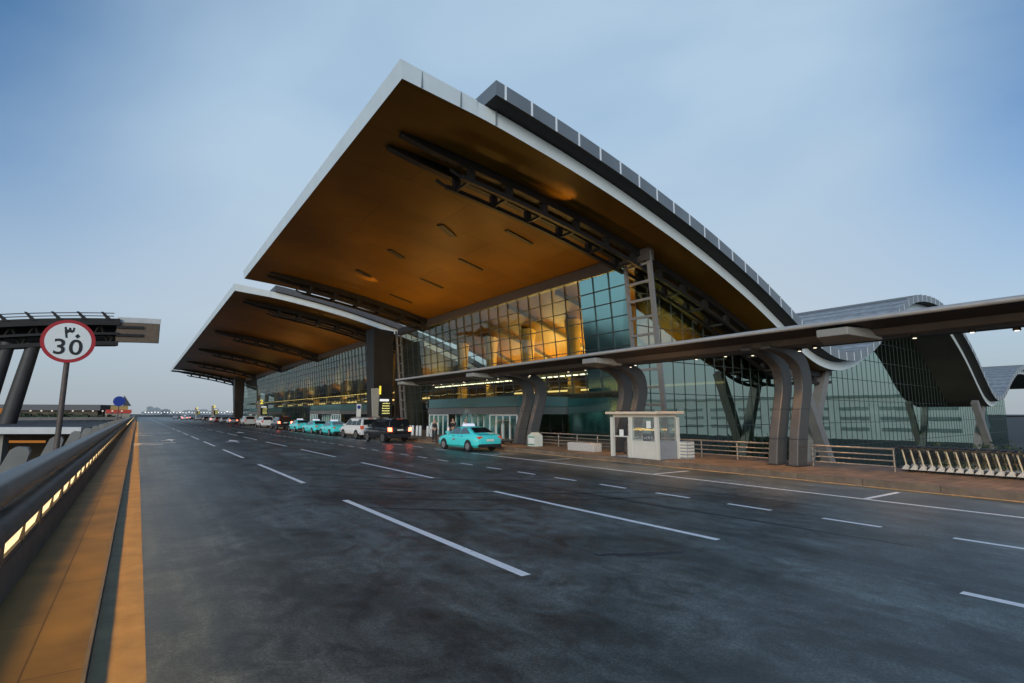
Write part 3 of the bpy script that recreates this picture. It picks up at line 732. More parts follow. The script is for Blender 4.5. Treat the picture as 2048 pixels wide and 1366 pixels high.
# ------------------------------------------------------------------ right arcade canopy
AC = thing('arcade_canopy', 'long grey wing shaped pavement canopy on paired curved legs', 'canopy', (22, 12, .15))
YA, YB = -14., 46.2
MB().tube([(19.03, YA, 5.24), (19.03, YB, 5.24)], .085, 14).build('nose_rail', M['arcnose'], AC, 60)
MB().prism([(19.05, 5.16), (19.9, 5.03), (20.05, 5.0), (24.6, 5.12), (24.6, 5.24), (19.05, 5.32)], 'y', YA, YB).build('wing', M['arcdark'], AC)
MB().prism([(20.0, 5.0), (20.22, 4.80), (20.6, 4.76), (21.8, 4.84), (21.8, 5.02)], 'y', YA, YB-.6).build('keel_beam', M['arc'], AC)
for yy in (-3.4, 8.72, 20.7, 33.0, 45.4):
    b = MB(); b.grid([[(19.04, yy-.5, 4.80), (19.04, yy+.5, 4.80), (19.04, yy+.5, 5.06), (19.04, yy-.5, 5.06)], [(20.5, yy-.95, 4.68), (20.5, yy+.95, 4.68), (20.5, yy+.95, 5.04), (20.5, yy-.95, 5.04)]], '_', True, True)
    o = b.build('bracket_box', M['arcbox'], AC); bv = o.modifiers.new('bevel', 'BEVEL'); bv.width = .03; bv.segments = 2
PO = [(21.50, .15), (21.68, 1.2), (22.05, 2.4), (22.30, 3.2), (22.28, 3.72), (22.05, 4.15), (21.6, 4.42), (20.9, 4.62), (20.0, 4.72)]
PI = [(22.24, .15), (22.44, 1.2), (22.78, 2.4), (23.05, 3.2), (23.05, 3.85), (22.82, 4.42), (22.3, 4.76), (21.5, 4.84), (20.0, 4.84)]
def leg(yc, w=.20):
    rows = []
    mb = MB()
    fr = [(a[0], yc-w, a[1]) for a in PO]; bk = [(a[0], yc+w, a[1]) for a in PO]; fi = [(a[0], yc-w, a[1]) for a in PI]; bi = [(a[0], yc+w, a[1]) for a in PI]
    n = len(PO)
    # smooth profile by Catmull over index
    def sm(P):
        out = []; 
        for i in range(n-1):
            p0, p1, p2, p3 = P[max(i-1, 0)], P[i], P[i+1], P[min(i+2, n-1)]
            for t in (0, .25, .5, .75):
                out.append(tuple(.5*((2*p1[k])+(-p0[k]+p2[k])*t+(2*p0[k]-5*p1[k]+4*p2[k]-p3[k])*t*t+(-p0[k]+3*p1[k]-3*p2[k]+p3[k])*t**3) for k in (0, 1)))
        out.append(P[-1]); return out
    A, B = sm(PO), sm(PI)
    mb.grid([[(a[0], yc-w, a[1]), (a[0], yc+w, a[1]), (b[0], yc+w, b[1]), (b[0], yc-w, b[1])] for a, b in zip(A, B)], '_', True, True)
    o = mb.build('curved_leg', M['leg'], AC); bv = o.modifiers.new('bevel', 'BEVEL'); bv.width = .05; bv.segments = 2; bv.limit_method = 'ANGLE'; bv.angle_limit = R(50)
for yc in (2.8, 12.1, 21.1, 30.25):
    d = .42 if yc < 15 else (.55 if yc < 25 else .72)
    leg(yc-d); leg(yc+d)
for yc in (2.8, 12.1, 21.1, 30.25):
    d = .42 if yc < 15 else (.55 if yc < 25 else .72)
    for q in (-d, d):
        MB().box(21.42, 22.32, yc+q-.27, yc+q+.27, .15, .19).build('base_plate', M['darkmetal'], AC)
        for z, xa, xb in ((1.2, 21.66, 22.46), (2.4, 22.03, 22.80)):
            MB().box(xa, xb, yc+q-.206, yc+q+.206, z-.008, z+.008).build('cladding_seam', M['black'], AC)
for yc in (3.6, 12.1, 21.1, 30.25, 39):
    for dy, x in ((-1.9, 20.9), (-1.0, 21.5), (1.0, 21.5), (1.9, 20.9), (3.4, 20.9)):
        MB().lathe([(.10, 0), (.10, .10)], (x, yc+dy, 4.68), 'z', 12).build('downlight_can', M['darkmetal'], AC)
        MB().lathe([(.055, 0), (.055, .012)], (x, yc+dy, 4.665), 'z', 12).build('downlight_lens', M['down'], AC)
    spot('downlight_light', (20.7, yc, 4.6), (-.12, 0, -1), 430 if yc < 35 else 200, 125, (1, .58, .26), .9, .3)
spot('downlight_light', (20.7, 7.6, 4.6), (-.12, 0, -1), 260, 130, (1, .58, .26), .9, .3)
spot('downlight_light', (20.7, 16.6, 4.6), (-.12, 0, -1), 430, 130, (1, .58, .26), .9, .3)

# ------------------------------------------------------------------ pedestrian railings
def railing(y0, y1, label, X=22.4):
    t = thing('guard_railing', label, 'railing', (X, (y0+y1)/2, .15), group=None)
    for z in (.33, .53, .73, .95):
        MB().tube([(X, y0, z), (X, y1, z)], .04 if z > .9 else .028, 8).build('rail', M['steelrail'], t, 60)
    n = max(1, round((y1-y0)/2.0))
    for i in range(n+1):
        yy = y0+.05+(y1-y0-.1)*i/n
        MB().tube([(X+.03, yy, .15), (X+.03, yy, .95)], .032, 8).build('post', M['steelrail'], t, 60)
railing(21.9, 29.2, 'four bar steel railing left of the guard booth, behind the speckled block')
railing(12.75, 20.4, 'four bar steel railing between the guard booth and right canopy legs')
railing(8.45, 11.4, 'four bar steel railing between right canopy legs and luggage trolleys')
railing(-6, 8.5, 'four bar steel railing behind the row of luggage trolleys', 24.05)

# ------------------------------------------------------------------ guard booth
bx0, bx1, by0, by1, bz = 19.5, 20.9, 16.75, 19.55, .15
BO = thing('guard_booth', 'small cream guard booth with flat roof and glazed sides on pavement', 'guard booth', (20.2, 18.1, bz))
rf = MB().box(bx0-.28, bx1+.28, by0-.22, by1+.22, 2.19, 2.31); o = rf.build('roof', M['boothroof'], BO); bv = o.modifiers.new('bevel', 'BEVEL'); bv.width = .025; bv.segments = 2
MB().box(bx0+.02, bx1-.02, by0+.02, by1-.02, 2.05, 2.185).build('roof_trim', M['booth'], BO)
for x, yy in ((bx0, by1), (bx0, 18.34), (bx0, by0), (bx1, by0), (bx1, by1)):
    MB().box(x-.07, x+.07, yy-.09, yy+.09, bz, 2.05).build('corner_post', M['booth'], BO)
MB().box(bx0-.03, bx0+.03, by0+.09, 18.25, bz, .86).build('front_panel', M['booth'], BO)
MB().box(bx0-.035, bx0+.035, by0+.09, 18.25, .865, .95).build('window_sill', M['booth'], BO)
MB().poly([(bx0, by0+.09, .95), (bx0, 18.25, .95), (bx0, 18.25, 2.05), (bx0, by0+.09, 2.05)]).build('front_window', M['gbooth'], BO)
MB().box(bx0+.07, bx1-.07, by0-.03, by0+.03, bz, .95).build('side_panel', M['boothgrey'], BO)
MB().poly([(bx0+.07, by0, .95), (bx1-.07, by0, .95), (bx1-.07, by0, 2.05), (bx0+.07, by0, 2.05)]).build('side_window', M['gbooth'], BO)
MB().box(bx1-.03, bx1+.03, by0+.09, by1-.09, bz, .95).build('back_panel', M['booth'], BO)
MB().poly([(bx1, by0+.09, .95), (bx1, by1-.09, .95), (bx1, by1-.09, 2.05), (bx1, by0+.09, 2.05)]).build('back_window', M['gbooth'], BO)
MB().box(bx0-.03, bx0+.03, 18.43, 18.55, bz, 1.1).build('door_jamb', M['booth'], BO)
MB().box(bx0-.10, bx0+.25, 18.45, 19.40, 1.10, 1.15).build('counter', M['booth'], BO)
MB().box(bx0+.3, bx1-.1, by0+.1, by0+.7, .85, .92).build('desk', M['boothgrey'], BO)
MB().box(bx0+.02, bx1, by0, by1, bz, bz+.02).build('booth_floor', M['boothgrey'], BO)
rb_ = random.Random(5); yy = by0+.25
while yy < 18.1:
    w_ = .04+rb_.random()*.10; z_ = 1.02+rb_.random()*.05
    MB().box(bx0-.012, bx0-.004, yy, yy+w_, z_, z_+.05+rb_.random()*.08).build('window_lettering', M['boothgrey'], BO); yy += w_+.05
MB().box(bx0-.014, bx0-.004, 17.1, 17.35, 1.55, 1.88).build('window_notice', M['signwhite'], BO)
scr = thing('notice_card', 'small white card standing on the guard booth counter', 'card', (bx0+.05, 19.0, 1.152))
MB().box(bx0+.03, bx0+.05, 18.86, 19.12, 1.152, 1.45).build('card', M['signwhite'], scr)
pc = thing('desk_monitor', 'dark monitor on the desk inside the guard booth', 'monitor', (20.2, 17.2, .92))
MB().box(20.0, 20.06, 17.0, 17.5, 1.05, 1.40).build('screen', M['darkmetal'], pc); MB().box(19.98, 20.10, 17.2, 17.3, .92, 1.05).build('stand', M['darkmetal'], pc)
ch = thing('office_chair', 'dark office chair inside the guard booth', 'chair', (20.3, 18.3, .17))
o = MB().box(20.1, 20.55, 18.05, 18.5, .58, .66).build('seat', M['darkmetal'], ch); MB().box(20.5, 20.57, 18.05, 18.5, .75, 1.25).build('backrest', M['darkmetal'], ch); MB().tube([(20.32, 18.27, .17), (20.32, 18.27, .6)], .03).build('stem', M['chrome'], ch); MB().lathe([(.24, 0), (.24, .04)], (20.32, 18.27, .17), 'z', 10).build('chair_base', M['darkmetal'], ch)
lv = thing('louvred_cabinet', 'grey cabinet with white louvres at the right side of guard booth', 'cabinet', (21.2, 16.5, .15))
MB().box(20.95, 21.45, 16.25, 16.75, .15, .95).build('cabinet_body', M['boothgrey'], lv)
for k in range(5): MB().box(20.93, 20.95, 16.27, 16.73, .22+k*.145, .31+k*.145).build('louvre', M['booth'], lv)
for k in range(5): MB().box(20.97, 21.43, 16.225, 16.25, .22+k*.145, .31+k*.145).build('louvre', M['booth'], lv)

bn = thing('stone_bench', 'low speckled stone block bench before the railing left of the booth', 'bench', (20.75, 23.0, .15))
o = MB().box(20.45, 21.05, 21.95, 24.15, .15, .60).build('block', M['terrazzo'], bn); bv = o.modifiers.new('bevel', 'BEVEL'); bv.width = .03; bv.segments = 2
bi = thing('litter_bin', 'house shaped cream bin with green bands beside the curved legs', 'bin', (21.3, 28.3, .15))
MB().prism([(27.95, .15), (28.75, .15), (28.75, .80), (28.35, 1.02), (27.95, .80)], 'x', 21.0, 21.6).build('bin_body', M['cream'], bi)
for z in (.22, .70): MB().box(20.985, 21.0, 28.0, 28.7, z, z+.07).build('green_band', M['green'], bi)
MB().box(20.98, 20.995, 28.08, 28.62, .34, .66).build('notice_plate', M['signwhite'], bi)

# ------------------------------------------------------------------ luggage trolleys
def make_cart():
    r = thing('luggage_trolley', '', 'luggage trolley')
    for x in (-.33, .33):
        MB().tube([(x, .13, .82), (x, .02, .20)], .027 if x < 0 else .024, 8).build('beige_tube', M['cartb'], r, 60)
        mb = MB(); mb.prism([(.17, .08), (-.06, .08), (-.03, .22), (.03, .25)], 'x', x-.08, x+.08); mb.build('white_foot', M['cartw'], r)
        mb = MB(); mb.lathe([(.055, -.02), (.07, 0), (.055, .02)], (x, -.06, .07), 'x', 12); mb.build('wheel', M['black'], r, 60)
        MB().tube([(x, .30, .62), (x, .28, .84)], .016, 6).build('handle_stay', M['darkmetal'], r)
    MB().tube([(-.40, .26, .86), (.40, .26, .86)], .04, 8).build('push_bar', M['black'], r, 60)
    MB().box(-.42, -.36, .12, .40, .78, .84).build('brake_cover', M['darkmetal'], r)
    b = MB()
    for z in (.34, .50, .66):
        b.tube([(-.30, .24*(z-.2)/.6+.05, z), (.30, .24*(z-.2)/.6+.05, z)], .013, 6)
    b.build('back_bar', M['darkmetal'], r)
    MB().box(-.30, .30, -.02, .30, .13, .16).build('platform', M['darkmetal'], r)
    mb = MB(); mb.box(-.24, .24, .10, .13, .42, .70); mb.build('basket_panel', M['darkmetal'], r)
    return r
cart0 = make_cart()
for i in range(26):
    o = cart0 if i == 0 else copy_tree(cart0)
    o.location = (23.05-.33+.62-.1, 8.32-.262*i, .15)
    o.location.x = 23.35
    tag(o, 'beige tubed luggage trolley nested in the long row at the right', 'luggage trolley', 'nested luggage trolleys')

# tall brass-style porter cart and bollards near the doors
hc = thing('porter_cart', 'tall porter cart of bent steel tubes beside the left curved legs', 'porter cart', (21.3, 32.2, .15))
for yy in (31.7, 32.5):
    MB().tube([(20.9, yy, .35), (20.9, yy, 1.4), (21.1, yy, 1.75), (21.5, yy, 1.75), (21.7, yy, 1.4), (21.7, yy, .35)], .028, 8).build('hoop', M['steelrail'], hc, 60)
MB().box(20.85, 21.75, 31.5, 32.7, .30, .37).build('deck', M['darkmetal'], hc)
MB().tube([(21.3, 31.7, 1.75), (21.3, 32.5, 1.75)], .022, 8).build('hanging_bar', M['steelrail'], hc, 60)
for x, yy in ((20.95, 31.6), (21.65, 31.6), (20.95, 32.6), (21.65, 32.6)): MB().lathe([(.075, -.02), (.075, .02)], (x, yy, .225), 'x', 12).build('wheel', M['black'], hc)
b0 = None
for i, yy in enumerate((49.6, 48.9, 47.9, 47.2, 45.6, 44.9, 41.6, 40.9)):
    if b0 is None:
        b0 = thing('bollard', '', 'bollard'); MB().lathe([(.13, 0), (.13, .88), (.10, .95), (.02, .97)], (0, 0, 0), 'z', 16).build('bollard_post', M['steelwhite'], b0, 50); MB().lathe([(.17, 0), (.17, .03)], (0, 0, 0), 'z', 16).build('base_plate', M['darkmetal'], b0); o = b0
    else: o = copy_tree(b0)
    o.location = (22.0, yy, .15); tag(o, 'white post bollard standing before the entrance doors', 'bollard', 'white bollards before the entrance')
bar = thing('black_barrier', 'low black barrier panel standing between the taxi and porter cart', 'barrier', (20.6, 34.2, .15))
MB().box(20.55, 20.62, 33.0, 35.6, .35, 1.12).build('panel', M['black'], bar)
for yy in (33.2, 35.4): MB().box(20.35, 20.82, yy-.03, yy+.03, .15, .35).build('foot', M['darkmetal'], bar)

# ------------------------------------------------------------------ gate pylons and P sign
def pylon(y, num, label):
    t = thing('gate_pylon', label, 'sign pylon', (19.6, y, .15))
    mb = MB(); mb.grid([[(19.55, y-.12, .15), (20.25, y-.12, .15), (20.25, y+.12, .15), (19.55, y+.12, .15)], [(19.25, y-.12, 4.75), (20.0, y-.12, 4.82), (20.0, y+.12, 4.82), (19.25, y+.12, 4.75)]], '_', True, True)
    mb.build('slab', M['slab'], t)
    MB().box(20.0, 21.25, y-.16, y+.10, 2.0, 3.85).build('black_panel', M['signblack'], t)
    text_mesh(num, 'gate_number', 1.15, M['yellow'], t, (20.1-19.6, -.16, 4.55-.15), bold=.03, extr=.02)
    w = MB(); w.box(20.08, 21.05, y-.175, y-.161, 3.48, 3.70); w.build('heading_text', M['textw'], t)
    w = MB(); rnd = random.Random(num)
    for r_ in range(5):
        x = 20.35+rnd.random()*.1; z = 3.22-r_*.25
        while x < 21.1:
            l = .05+rnd.random()*.10; h = .07+rnd.random()*.05
            w.box(x, min(x+l, 21.15), y-.175, y-.161, z, z+h); x += l+.025
    w.build('lines_of_text', M['texty'], t)
pylon(53, '1', 'beige gate pylon with yellow number 1 and black text panel')
pylon(117, '2', 'beige gate pylon with yellow number 2 further along the kerb')
pylon(197, '3', 'distant gate pylon with yellow number 3, third along the kerb')
pylon(258, '4', 'farthest gate pylon with yellow number 4 near the horizon')
ps = thing('parking_sign', 'slim white panel sign with blue disc above the white four-wheel drive', 'sign', (19.4, 57, .15))
MB().box(19.15, 19.62, 56.97, 57.03, 1.0, 3.25).build('sign_panel', M['signwhite'], ps)
MB().lathe([(.19, 0), (.19, .012)], (19.385, 56.955, 2.92), 'y', 24).build('blue_disc', M['signblue'], ps)
MB().tube([(19.4, 57.05, .15), (19.4, 57.05, 1.2)], .04, 8).build('pole', M['darkmetal'], ps)

# ------------------------------------------------------------------ vehicles
def make_car(name, kind, paint, taxi=False, lit=False):
    r = thing(name, '', 'car')
    if kind == 'sedan':
        hull = [(-2.38, .40, .80, .70), (-2.34, .30, .95, .80), (-2.1, .26, 1.02, .87), (-1.6, .23, 1.03, .90), (-.6, .20, .98, .91), (.6, .20, .95, .91), (1.15, .20, .95, .90), (1.7, .22, .88, .885), (2.1, .25, .78, .84), (2.32, .32, .66, .75), (2.38, .42, .58, .64)]
        cab = [(-1.85, 1.02, 1.03, .80, .76), (-1.0, 1.0, 1.40, .82, .62), (-.35, .98, 1.455, .83, .63), (.25, .96, 1.44, .83, .62), (1.2, .95, .96, .82, .76)]
        ax, wr, tr = (-1.36, 1.40), .325, .80
        wins = [('front_side_window', [(.88, 1.0), (.22, 1.37), (-.30, 1.385), (-.30, 1.0)]), ('rear_side_window', [(-.36, 1.0), (-.36, 1.385), (-.92, 1.35), (-1.45, 1.05)])]
        rear = ((.66, -1.72, 1.09), (.54, -1.09, 1.37)); front = ((.70, 1.08, 1.0), (.56, .34, 1.41))
        zb = (.99, 1.40); xb = (.822, .628); tl = (-2.36, .74, .90, .52, .80); hl = (2.27, .58, .70)
        deck = .99
    else:
        hull = [(-2.44, .52, 1.00, .84), (-2.42, .42, 1.14, .92), (-2.1, .36, 1.18, .96), (-1.2, .33, 1.17, .97), (0, .32, 1.15, .975), (1.2, .32, 1.15, .965), (1.6, .34, 1.12, .955), (2.15, .38, 1.05, .92), (2.42, .46, .95, .85), (2.47, .52, .82, .78)]
        cab = [(-2.41, 1.12, 1.15, .90, .86), (-2.24, 1.13, 1.80, .91, .74), (-1.4, 1.14, 1.87, .92, .76), (-.2, 1.14, 1.88, .92, .76), (.45, 1.14, 1.84, .92, .75), (1.35, 1.13, 1.15, .90, .85)]
        ax, wr, tr = (-1.40, 1.45), .385, .84
        wins = [('front_side_window', [(1.0, 1.2), (.42, 1.74), (-.28, 1.78), (-.28, 1.2)]), ('rear_side_window', [(-.35, 1.2), (-.35, 1.78), (-1.25, 1.77), (-1.25, 1.2)]), ('quarter_window', [(-1.32, 1.2), (-1.32, 1.77), (-2.10, 1.73), (-2.20, 1.22)])]
        rear = ((.74, -2.40, 1.24), (.66, -2.27, 1.73)); front = ((.78, 1.24, 1.22), (.66, .52, 1.78))
        zb = (1.14, 1.80); xb = (.925, .745); tl = (-2.44, .86, 1.16, .68, .93); hl = (2.40, .78, .96)
        deck = 1.15
    b = MB()
    b.grid([[(-w*.80, y, z0), (-w*.97, y, z0+(z1-z0)*.18), (-w, y, z0+(z1-z0)*.5), (-w*.985, y, z0+(z1-z0)*.80), (-w*.90, y, z1-.01), (-w*.5, y, z1+.015), (w*.5, y, z1+.015), (w*.90, y, z1-.01), (w*.985, y, z0+(z1-z0)*.80), (w, y, z0+(z1-z0)*.5), (w*.97, y, z0+(z1-z0)*.18), (w*.80, y, z0)] for y, z0, z1, w in hull], '_', True, True)
    b.grid([[(-wb, y, z0-.05), (-(wb+(wt-wb)*.85), y, z0+(z1-z0)*.86), (-wt*.86, y, z1-.01), (-wt*.4, y, z1+.02), (wt*.4, y, z1+.02), (wt*.86, y, z1-.01), (wb+(wt-wb)*.85, y, z0+(z1-z0)*.86), (wb, y, z0-.05)] for y, z0, z1, wb, wt in cab], '_', True, True)
    body = b.build('body', paint, r, 38)
    for s in (-1, 1):
        for nm, pts in wins:
            X = lambda z: s*(xb[0]+(xb[1]-xb[0])*(z-zb[0])/(zb[1]-zb[0])*.97+.014)
            MB().poly([(X(z), y, z) for y, z in pts]).build(nm, M['carglassl' if paint is not M['carblack'] else 'carglass'], r)
        for ay in ax:
            a = MB(); n = 22; R0 = wr+.055
            a.poly([(s*(hull[4][3]+.004), ay+R0*math.cos(t), max(.21, wr+R0*math.sin(t))) for t in [2*math.pi*j/n for j in range(n)]]); a.build('wheel_arch', M['black'], r)
            wroot = MB().lathe([(wr*.62, -.10), (wr*.93, -.105), (wr, -.06), (wr, .06), (wr*.93, .105), (wr*.62, .10)], (s*tr+s*.03, ay, wr), 'x', 24).build('tyre', M['tyre'], r, 40)
            MB().lathe([(wr*.63, 0), (wr*.60, s*.03), (wr*.2, s*.015), (.04, s*.03)], (s*(tr+.03)+s*.085, ay, wr), 'x', 20).build('rim', M['rim'], wroot, 40)
        MB().cbox((s*(hull[4][3]+.09), .82 if kind == 'sedan' else .95, deck+.03), (.20, .10, .13)).build('mirror', paint, r)
        y, z0, z1, xa, xc = tl
        MB().prism([(s*xa, z0), (s*(xc+.005), z0+.02), (s*(xc+.03), z1), (s*(xa+.04), z1+.01)], 'y', y-.012, y+.18).build('tail_light', M['tail_on' if lit else 'tail'], r)
        y, z0, z1 = hl
        MB().prism([(s*.42, z0), (s*.74, z0+.03), (s*.78, z1), (s*.46, z1-.02)], 'y', y-.18, y+.02).build('head_light', M['headl'], r)
        for yd in ((.55, -.42) if kind == 'sedan' else (.42, -.62)):
            MB().cbox((s*(hull[4][3]+.01), yd-.28, deck-.12), (.03, .20, .03)).build('door_handle', paint if not taxi else M['chrome'], r)
        MB().box(s*(hull[4][3]-.02)-.006, s*(hull[4][3]-.02)+.006+s*.012, -.345, -.325, .32, deck-.03).build('door_seam', M['black'], r)
    (xa, ya, za), (xc, yc, zc) = rear
    nrm = Vector((0, -(zc-za), (yc-ya))).normalized()*.016
    MB().poly([Vector(p)+nrm for p in ((-xa, ya, za), (xa, ya, za), (xc, yc, zc), (-xc, yc, zc))]).build('rear_window', M['carglass'], r)
    (xa, ya, za), (xc, yc, zc) = front
    nrm = Vector((0, (zc-za), -(yc-ya))).normalized()*.016
    MB().poly([Vector(p)+nrm for p in ((-xa, ya, za), (xa, ya, za), (xc, yc, zc), (-xc, yc, zc))]).build('windscreen', M['carglass'], r)
    yr = hull[0][0]
    MB().cbox((0, yr-.012, .62 if kind == 'sedan' else .92), (.50, .02, .12)).build('number_plate', M['plate'], r)
    MB().prism([(-.80, .30), (.80, .30), (.78, .46), (-.78, .46)] if kind == 'sedan' else [(-.90, .40), (.90, .40), (.86, .66), (-.86, .66)], 'y', yr-.03, yr+.12).build('rear_bumper', M['black'] if kind == 'sedan' else (M['darkmetal'] if paint is M['carblack'] else paint), r)
    MB().box(-.72, .72, hull[-1][0]-.06, hull[-1][0]+.015, .40, .56 if kind == 'sedan' else .78).build('grille', M['black'], r)
    if kind == 'suv':
        for s in (-1, 1): MB().tube([(s*.70, -1.9, 1.90), (s*.70, -1.5, 1.94), (s*.70, .1, 1.94), (s*.70, .4, 1.88)], .022, 6).build('roof_rail', M['darkmetal'], r)
        MB().cbox((0, -2.30, 1.79), (.5, .10, .03)).build('brake_strip', M['tail'], r)
        for s in (-1, 1): MB().box(s*.93-.06, s*.93+.06, -.9, .95, .38, .42).build('side_step', M['darkmetal'], r)
    if taxi:
        mb = MB(); mb.prism([(-.38, 1.46), (.38, 1.46), (.30, 1.61), (-.30, 1.61)], 'y', -.22, .12); o = mb.build('roof_sign', M['taxisign'], r); bv = o.modifiers.new('bevel', 'BEVEL'); bv.width = .04; bv.segments = 2
        for s in (-1, 1): MB().poly([(s*.916, .35, .62), (s*.916, .05, .62), (s*.916, .05, .74), (s*.916, .35, .74)]).build('door_badge', M['boothgrey'], r)
    return r
def place(o, x, y, label, group, rz=0., name=None):
    o.location = (x, y, .006); o.rotation_euler = (0, 0, rz); tag(o, label, 'car', group)
    return o
GT = 'turquoise taxis at the kerb'; GC = 'cars waiting along the terminal kerb'
tx = make_car('taxi', 'sedan', M['teal'], taxi=True); place(tx, 16.95, 29.45, 'turquoise taxi saloon alone at the kerb before the curved legs, nearest car', GT, R(3))
sb = make_car('four_wheel_drive', 'suv', M['carblack'], lit=True); place(sb, 16.55, 41.9, 'black four-wheel drive with red tail lights on, just behind the nearest taxi', GC, R(4))
sw = make_car('four_wheel_drive', 'suv', M['white']); place(sw, 16.9, 49.3, 'white four-wheel drive parked in front of the black one with lit tail lights', GC, R(5))
t2 = copy_tree(tx); place(t2, 17.0, 57.6, 'turquoise taxi half hidden by the white four-wheel drive', GT, R(2))
t3 = copy_tree(tx); place(t3, 16.9, 64.2, 'turquoise taxi in the middle of the three queued taxis', GT, R(4))
t4 = copy_tree(tx); place(t4, 17.2, 73.0, 'turquoise taxi farthest ahead in the queue, before the dark four-wheel drive', GT, R(1))
s2 = copy_tree(sb); place(s2, 17.2, 84.0, 'dark four-wheel drive beyond the queued turquoise taxis', GC, R(2))
w2 = copy_tree(sw); place(w2, 17.2, 96.5, 'white four-wheel drive beyond the second dark four-wheel drive', GC, R(2))
w3 = copy_tree(sw); place(w3, 17.2, 113, 'white four-wheel drive level with gate pylon 2', GC, R(2))
wl = make_car('parked_car', 'sedan', M['white'], lit=True); place(wl, 17.0, 132, 'white saloon with red tail lights on beyond gate pylon 2', GC)
far = [('silver', 'carsilver', 17.2, 146), ('maroon', 'cartan', 17.1, 158), ('white', 'white', 17.3, 171), ('black', 'carblack', 17.0, 186), ('silver', 'carsilver', 17.2, 215), ('white', 'white', 14.2, 232), ('black', 'carblack', 17.2, 236), ('white', 'white', 17.2, 262), ('silver', 'carsilver', 13.6, 275), ('white', 'white', 17.2, 292)]
pos = ['silver saloon, first of the small cars beyond the lit white saloon', 'maroon saloon among the small distant cars at the kerb', 'white saloon just before gate pylon 3', 'black saloon hidden close to gate pylon 3', 'silver saloon between gate pylons 3 and 4', 'white saloon out in the lane between pylons 3 and 4', 'black saloon before gate pylon 4', 'white saloon right after gate pylon 4', 'silver saloon out in the lane beyond pylon 4', 'farthest white saloon at the kerb by the horizon']
protos = {}
for (c, mk_, x, y), lab in zip(far, pos):
    if mk_ == 'white': o = copy_tree(wl)
    elif mk_ not in protos: protos[mk_] = o = make_car('parked_car', 'sedan', M[mk_])
    else: o = copy_tree(protos[mk_])
    place(o, x, y, lab, GC)
t5 = copy_tree(tx); place(t5, 16.2, 262, 'tiny turquoise taxi near the horizon beyond pylon 4', GT)

# ------------------------------------------------------------------ people
def skin_mesh(name, verts, edges, radii, m, parent, sub=1):
    me = bpy.data.meshes.new(name); me.from_pydata(verts, edges, [])
    o = bpy.data.objects.new(name, me); COL.objects.link(o); o.parent = parent
    sk = o.modifiers.new('skin', 'SKIN'); sk.use_smooth_shade = True
    for d, rr in zip(me.skin_vertices[0].data, radii): d.radius = rr if isinstance(rr, tuple) else (rr, rr)
    me.skin_vertices[0].data[0].use_root = True
    ss = o.modifiers.new('sub', 'SUBSURF'); ss.levels = sub; ss.render_levels = sub
    me.materials.append(m); return o
def person(loc, rz, label, vest, shirt, trousers, armang=.10):
    r = thing('person', label, 'person', loc, rz)
    V = []; E = []; RD = []
    def add(p, rad, link=None):
        V.append(p); RD.append(rad)
        if link is not None: E.append((link, len(V)-1))
        return len(V)-1
    pel = add((0, 0, .95), (.15, .11)); sp = add((0, -.01, 1.12), (.14, .10), pel); chs = add((0, 0, 1.32), (.16, .11), sp); nk = add((0, .0, 1.47), .055, chs); hd = add((0, .015, 1.57), (.075, .09), nk); tp = add((0, .01, 1.68), (.075, .09), hd)
    ns = add((0, .105, 1.575), .016, hd)
    for s in (-1, 1):
        add((s*.078, 0, 1.58), .02, hd)
        sh = add((s*.19, 0, 1.41), .055, chs); el = add((s*(.24+armang*.3), -.03, 1.13), .042, sh); wr = add((s*(.25+armang*.4), .06, .90), .03, el); hn = add((s*(.25+armang*.4), .08, .83), (.02, .038), wr)
        for q, (dx, l) in enumerate(((-.02, .075), (-.007, .09), (.007, .085), (.02, .065))):
            k = add((s*(.25+armang*.4), .08+dx*1.6, .79), .009, hn); add((s*(.245+armang*.4), .085+dx*1.6, .79-l), .008, k)
        k = add((s*(.235+armang*.4), .125, .82), .010, hn); add((s*(.225+armang*.4), .135, .77), .009, k)
        hp = add((s*.09, 0, .88), .085, pel); kn = add((s*.10, .02, .50), .06, hp); an = add((s*.11, -.02, .10), .042, kn); add((s*.12, .11, .045), .035, an)
    skin_mesh('body', V, E, RD, M['skin'], r)
    # clothes
    v = [(0, 0, .98), (0, -.01, 1.12), (0, 0, 1.32), (0, 0, 1.42)]; skin_mesh('vest', v, [(0, 1), (1, 2), (2, 3)], [(.165, .125), (.155, .118), (.178, .125), (.13, .09)], vest, r)
    for s in (-1, 1):
        v = [(s*.17, 0, 1.42), (s*.20, 0, 1.38), (s*(.24+armang*.3), -.03, 1.13), (s*(.25+armang*.4), .05, .93)]
        skin_mesh('sleeve', v, [(0, 1), (1, 2), (2, 3)], [.06, .066, .053, .042], shirt, r)
        v = [(s*.085, 0, .98), (s*.095, 0, .86), (s*.10, .02, .50), (s*.11, -.02, .10)]
        skin_mesh('trouser_leg', v, [(0, 1), (1, 2), (2, 3)], [(.09, .10), .098, .075, .06], trousers, r)
        MB().prism([(-.10, 0), (.19, 0), (.19, .04), (.08, .10), (-.10, .10)], 'x', s*.12-.05, s*.12+.05).build('shoe', M['black'], r)
        o_ = r.children[-1]; 
        MB().box(s*.03-.012, s*.03+.012, .094, .102, 1.585, 1.60).build('eye', M['signblack'], r)
    MB().box(-.025, .025, .088, .096, 1.525, 1.533).build('mouth', M['signred'], r)
    skin_mesh('hair', [(0, -.015, 1.64), (0, -.01, 1.70)], [(0, 1)], [(.085, .095), (.075, .085)], M['hair'], r)
    # children were built in world space around the origin: move shapes built with MB back to local
    for c in r.children:
        if c.name.split('.')[0] in ('shoe', 'eye', 'mouth'):
            for vv in c.data.vertices: vv.co = vv.co+r.location
    return r
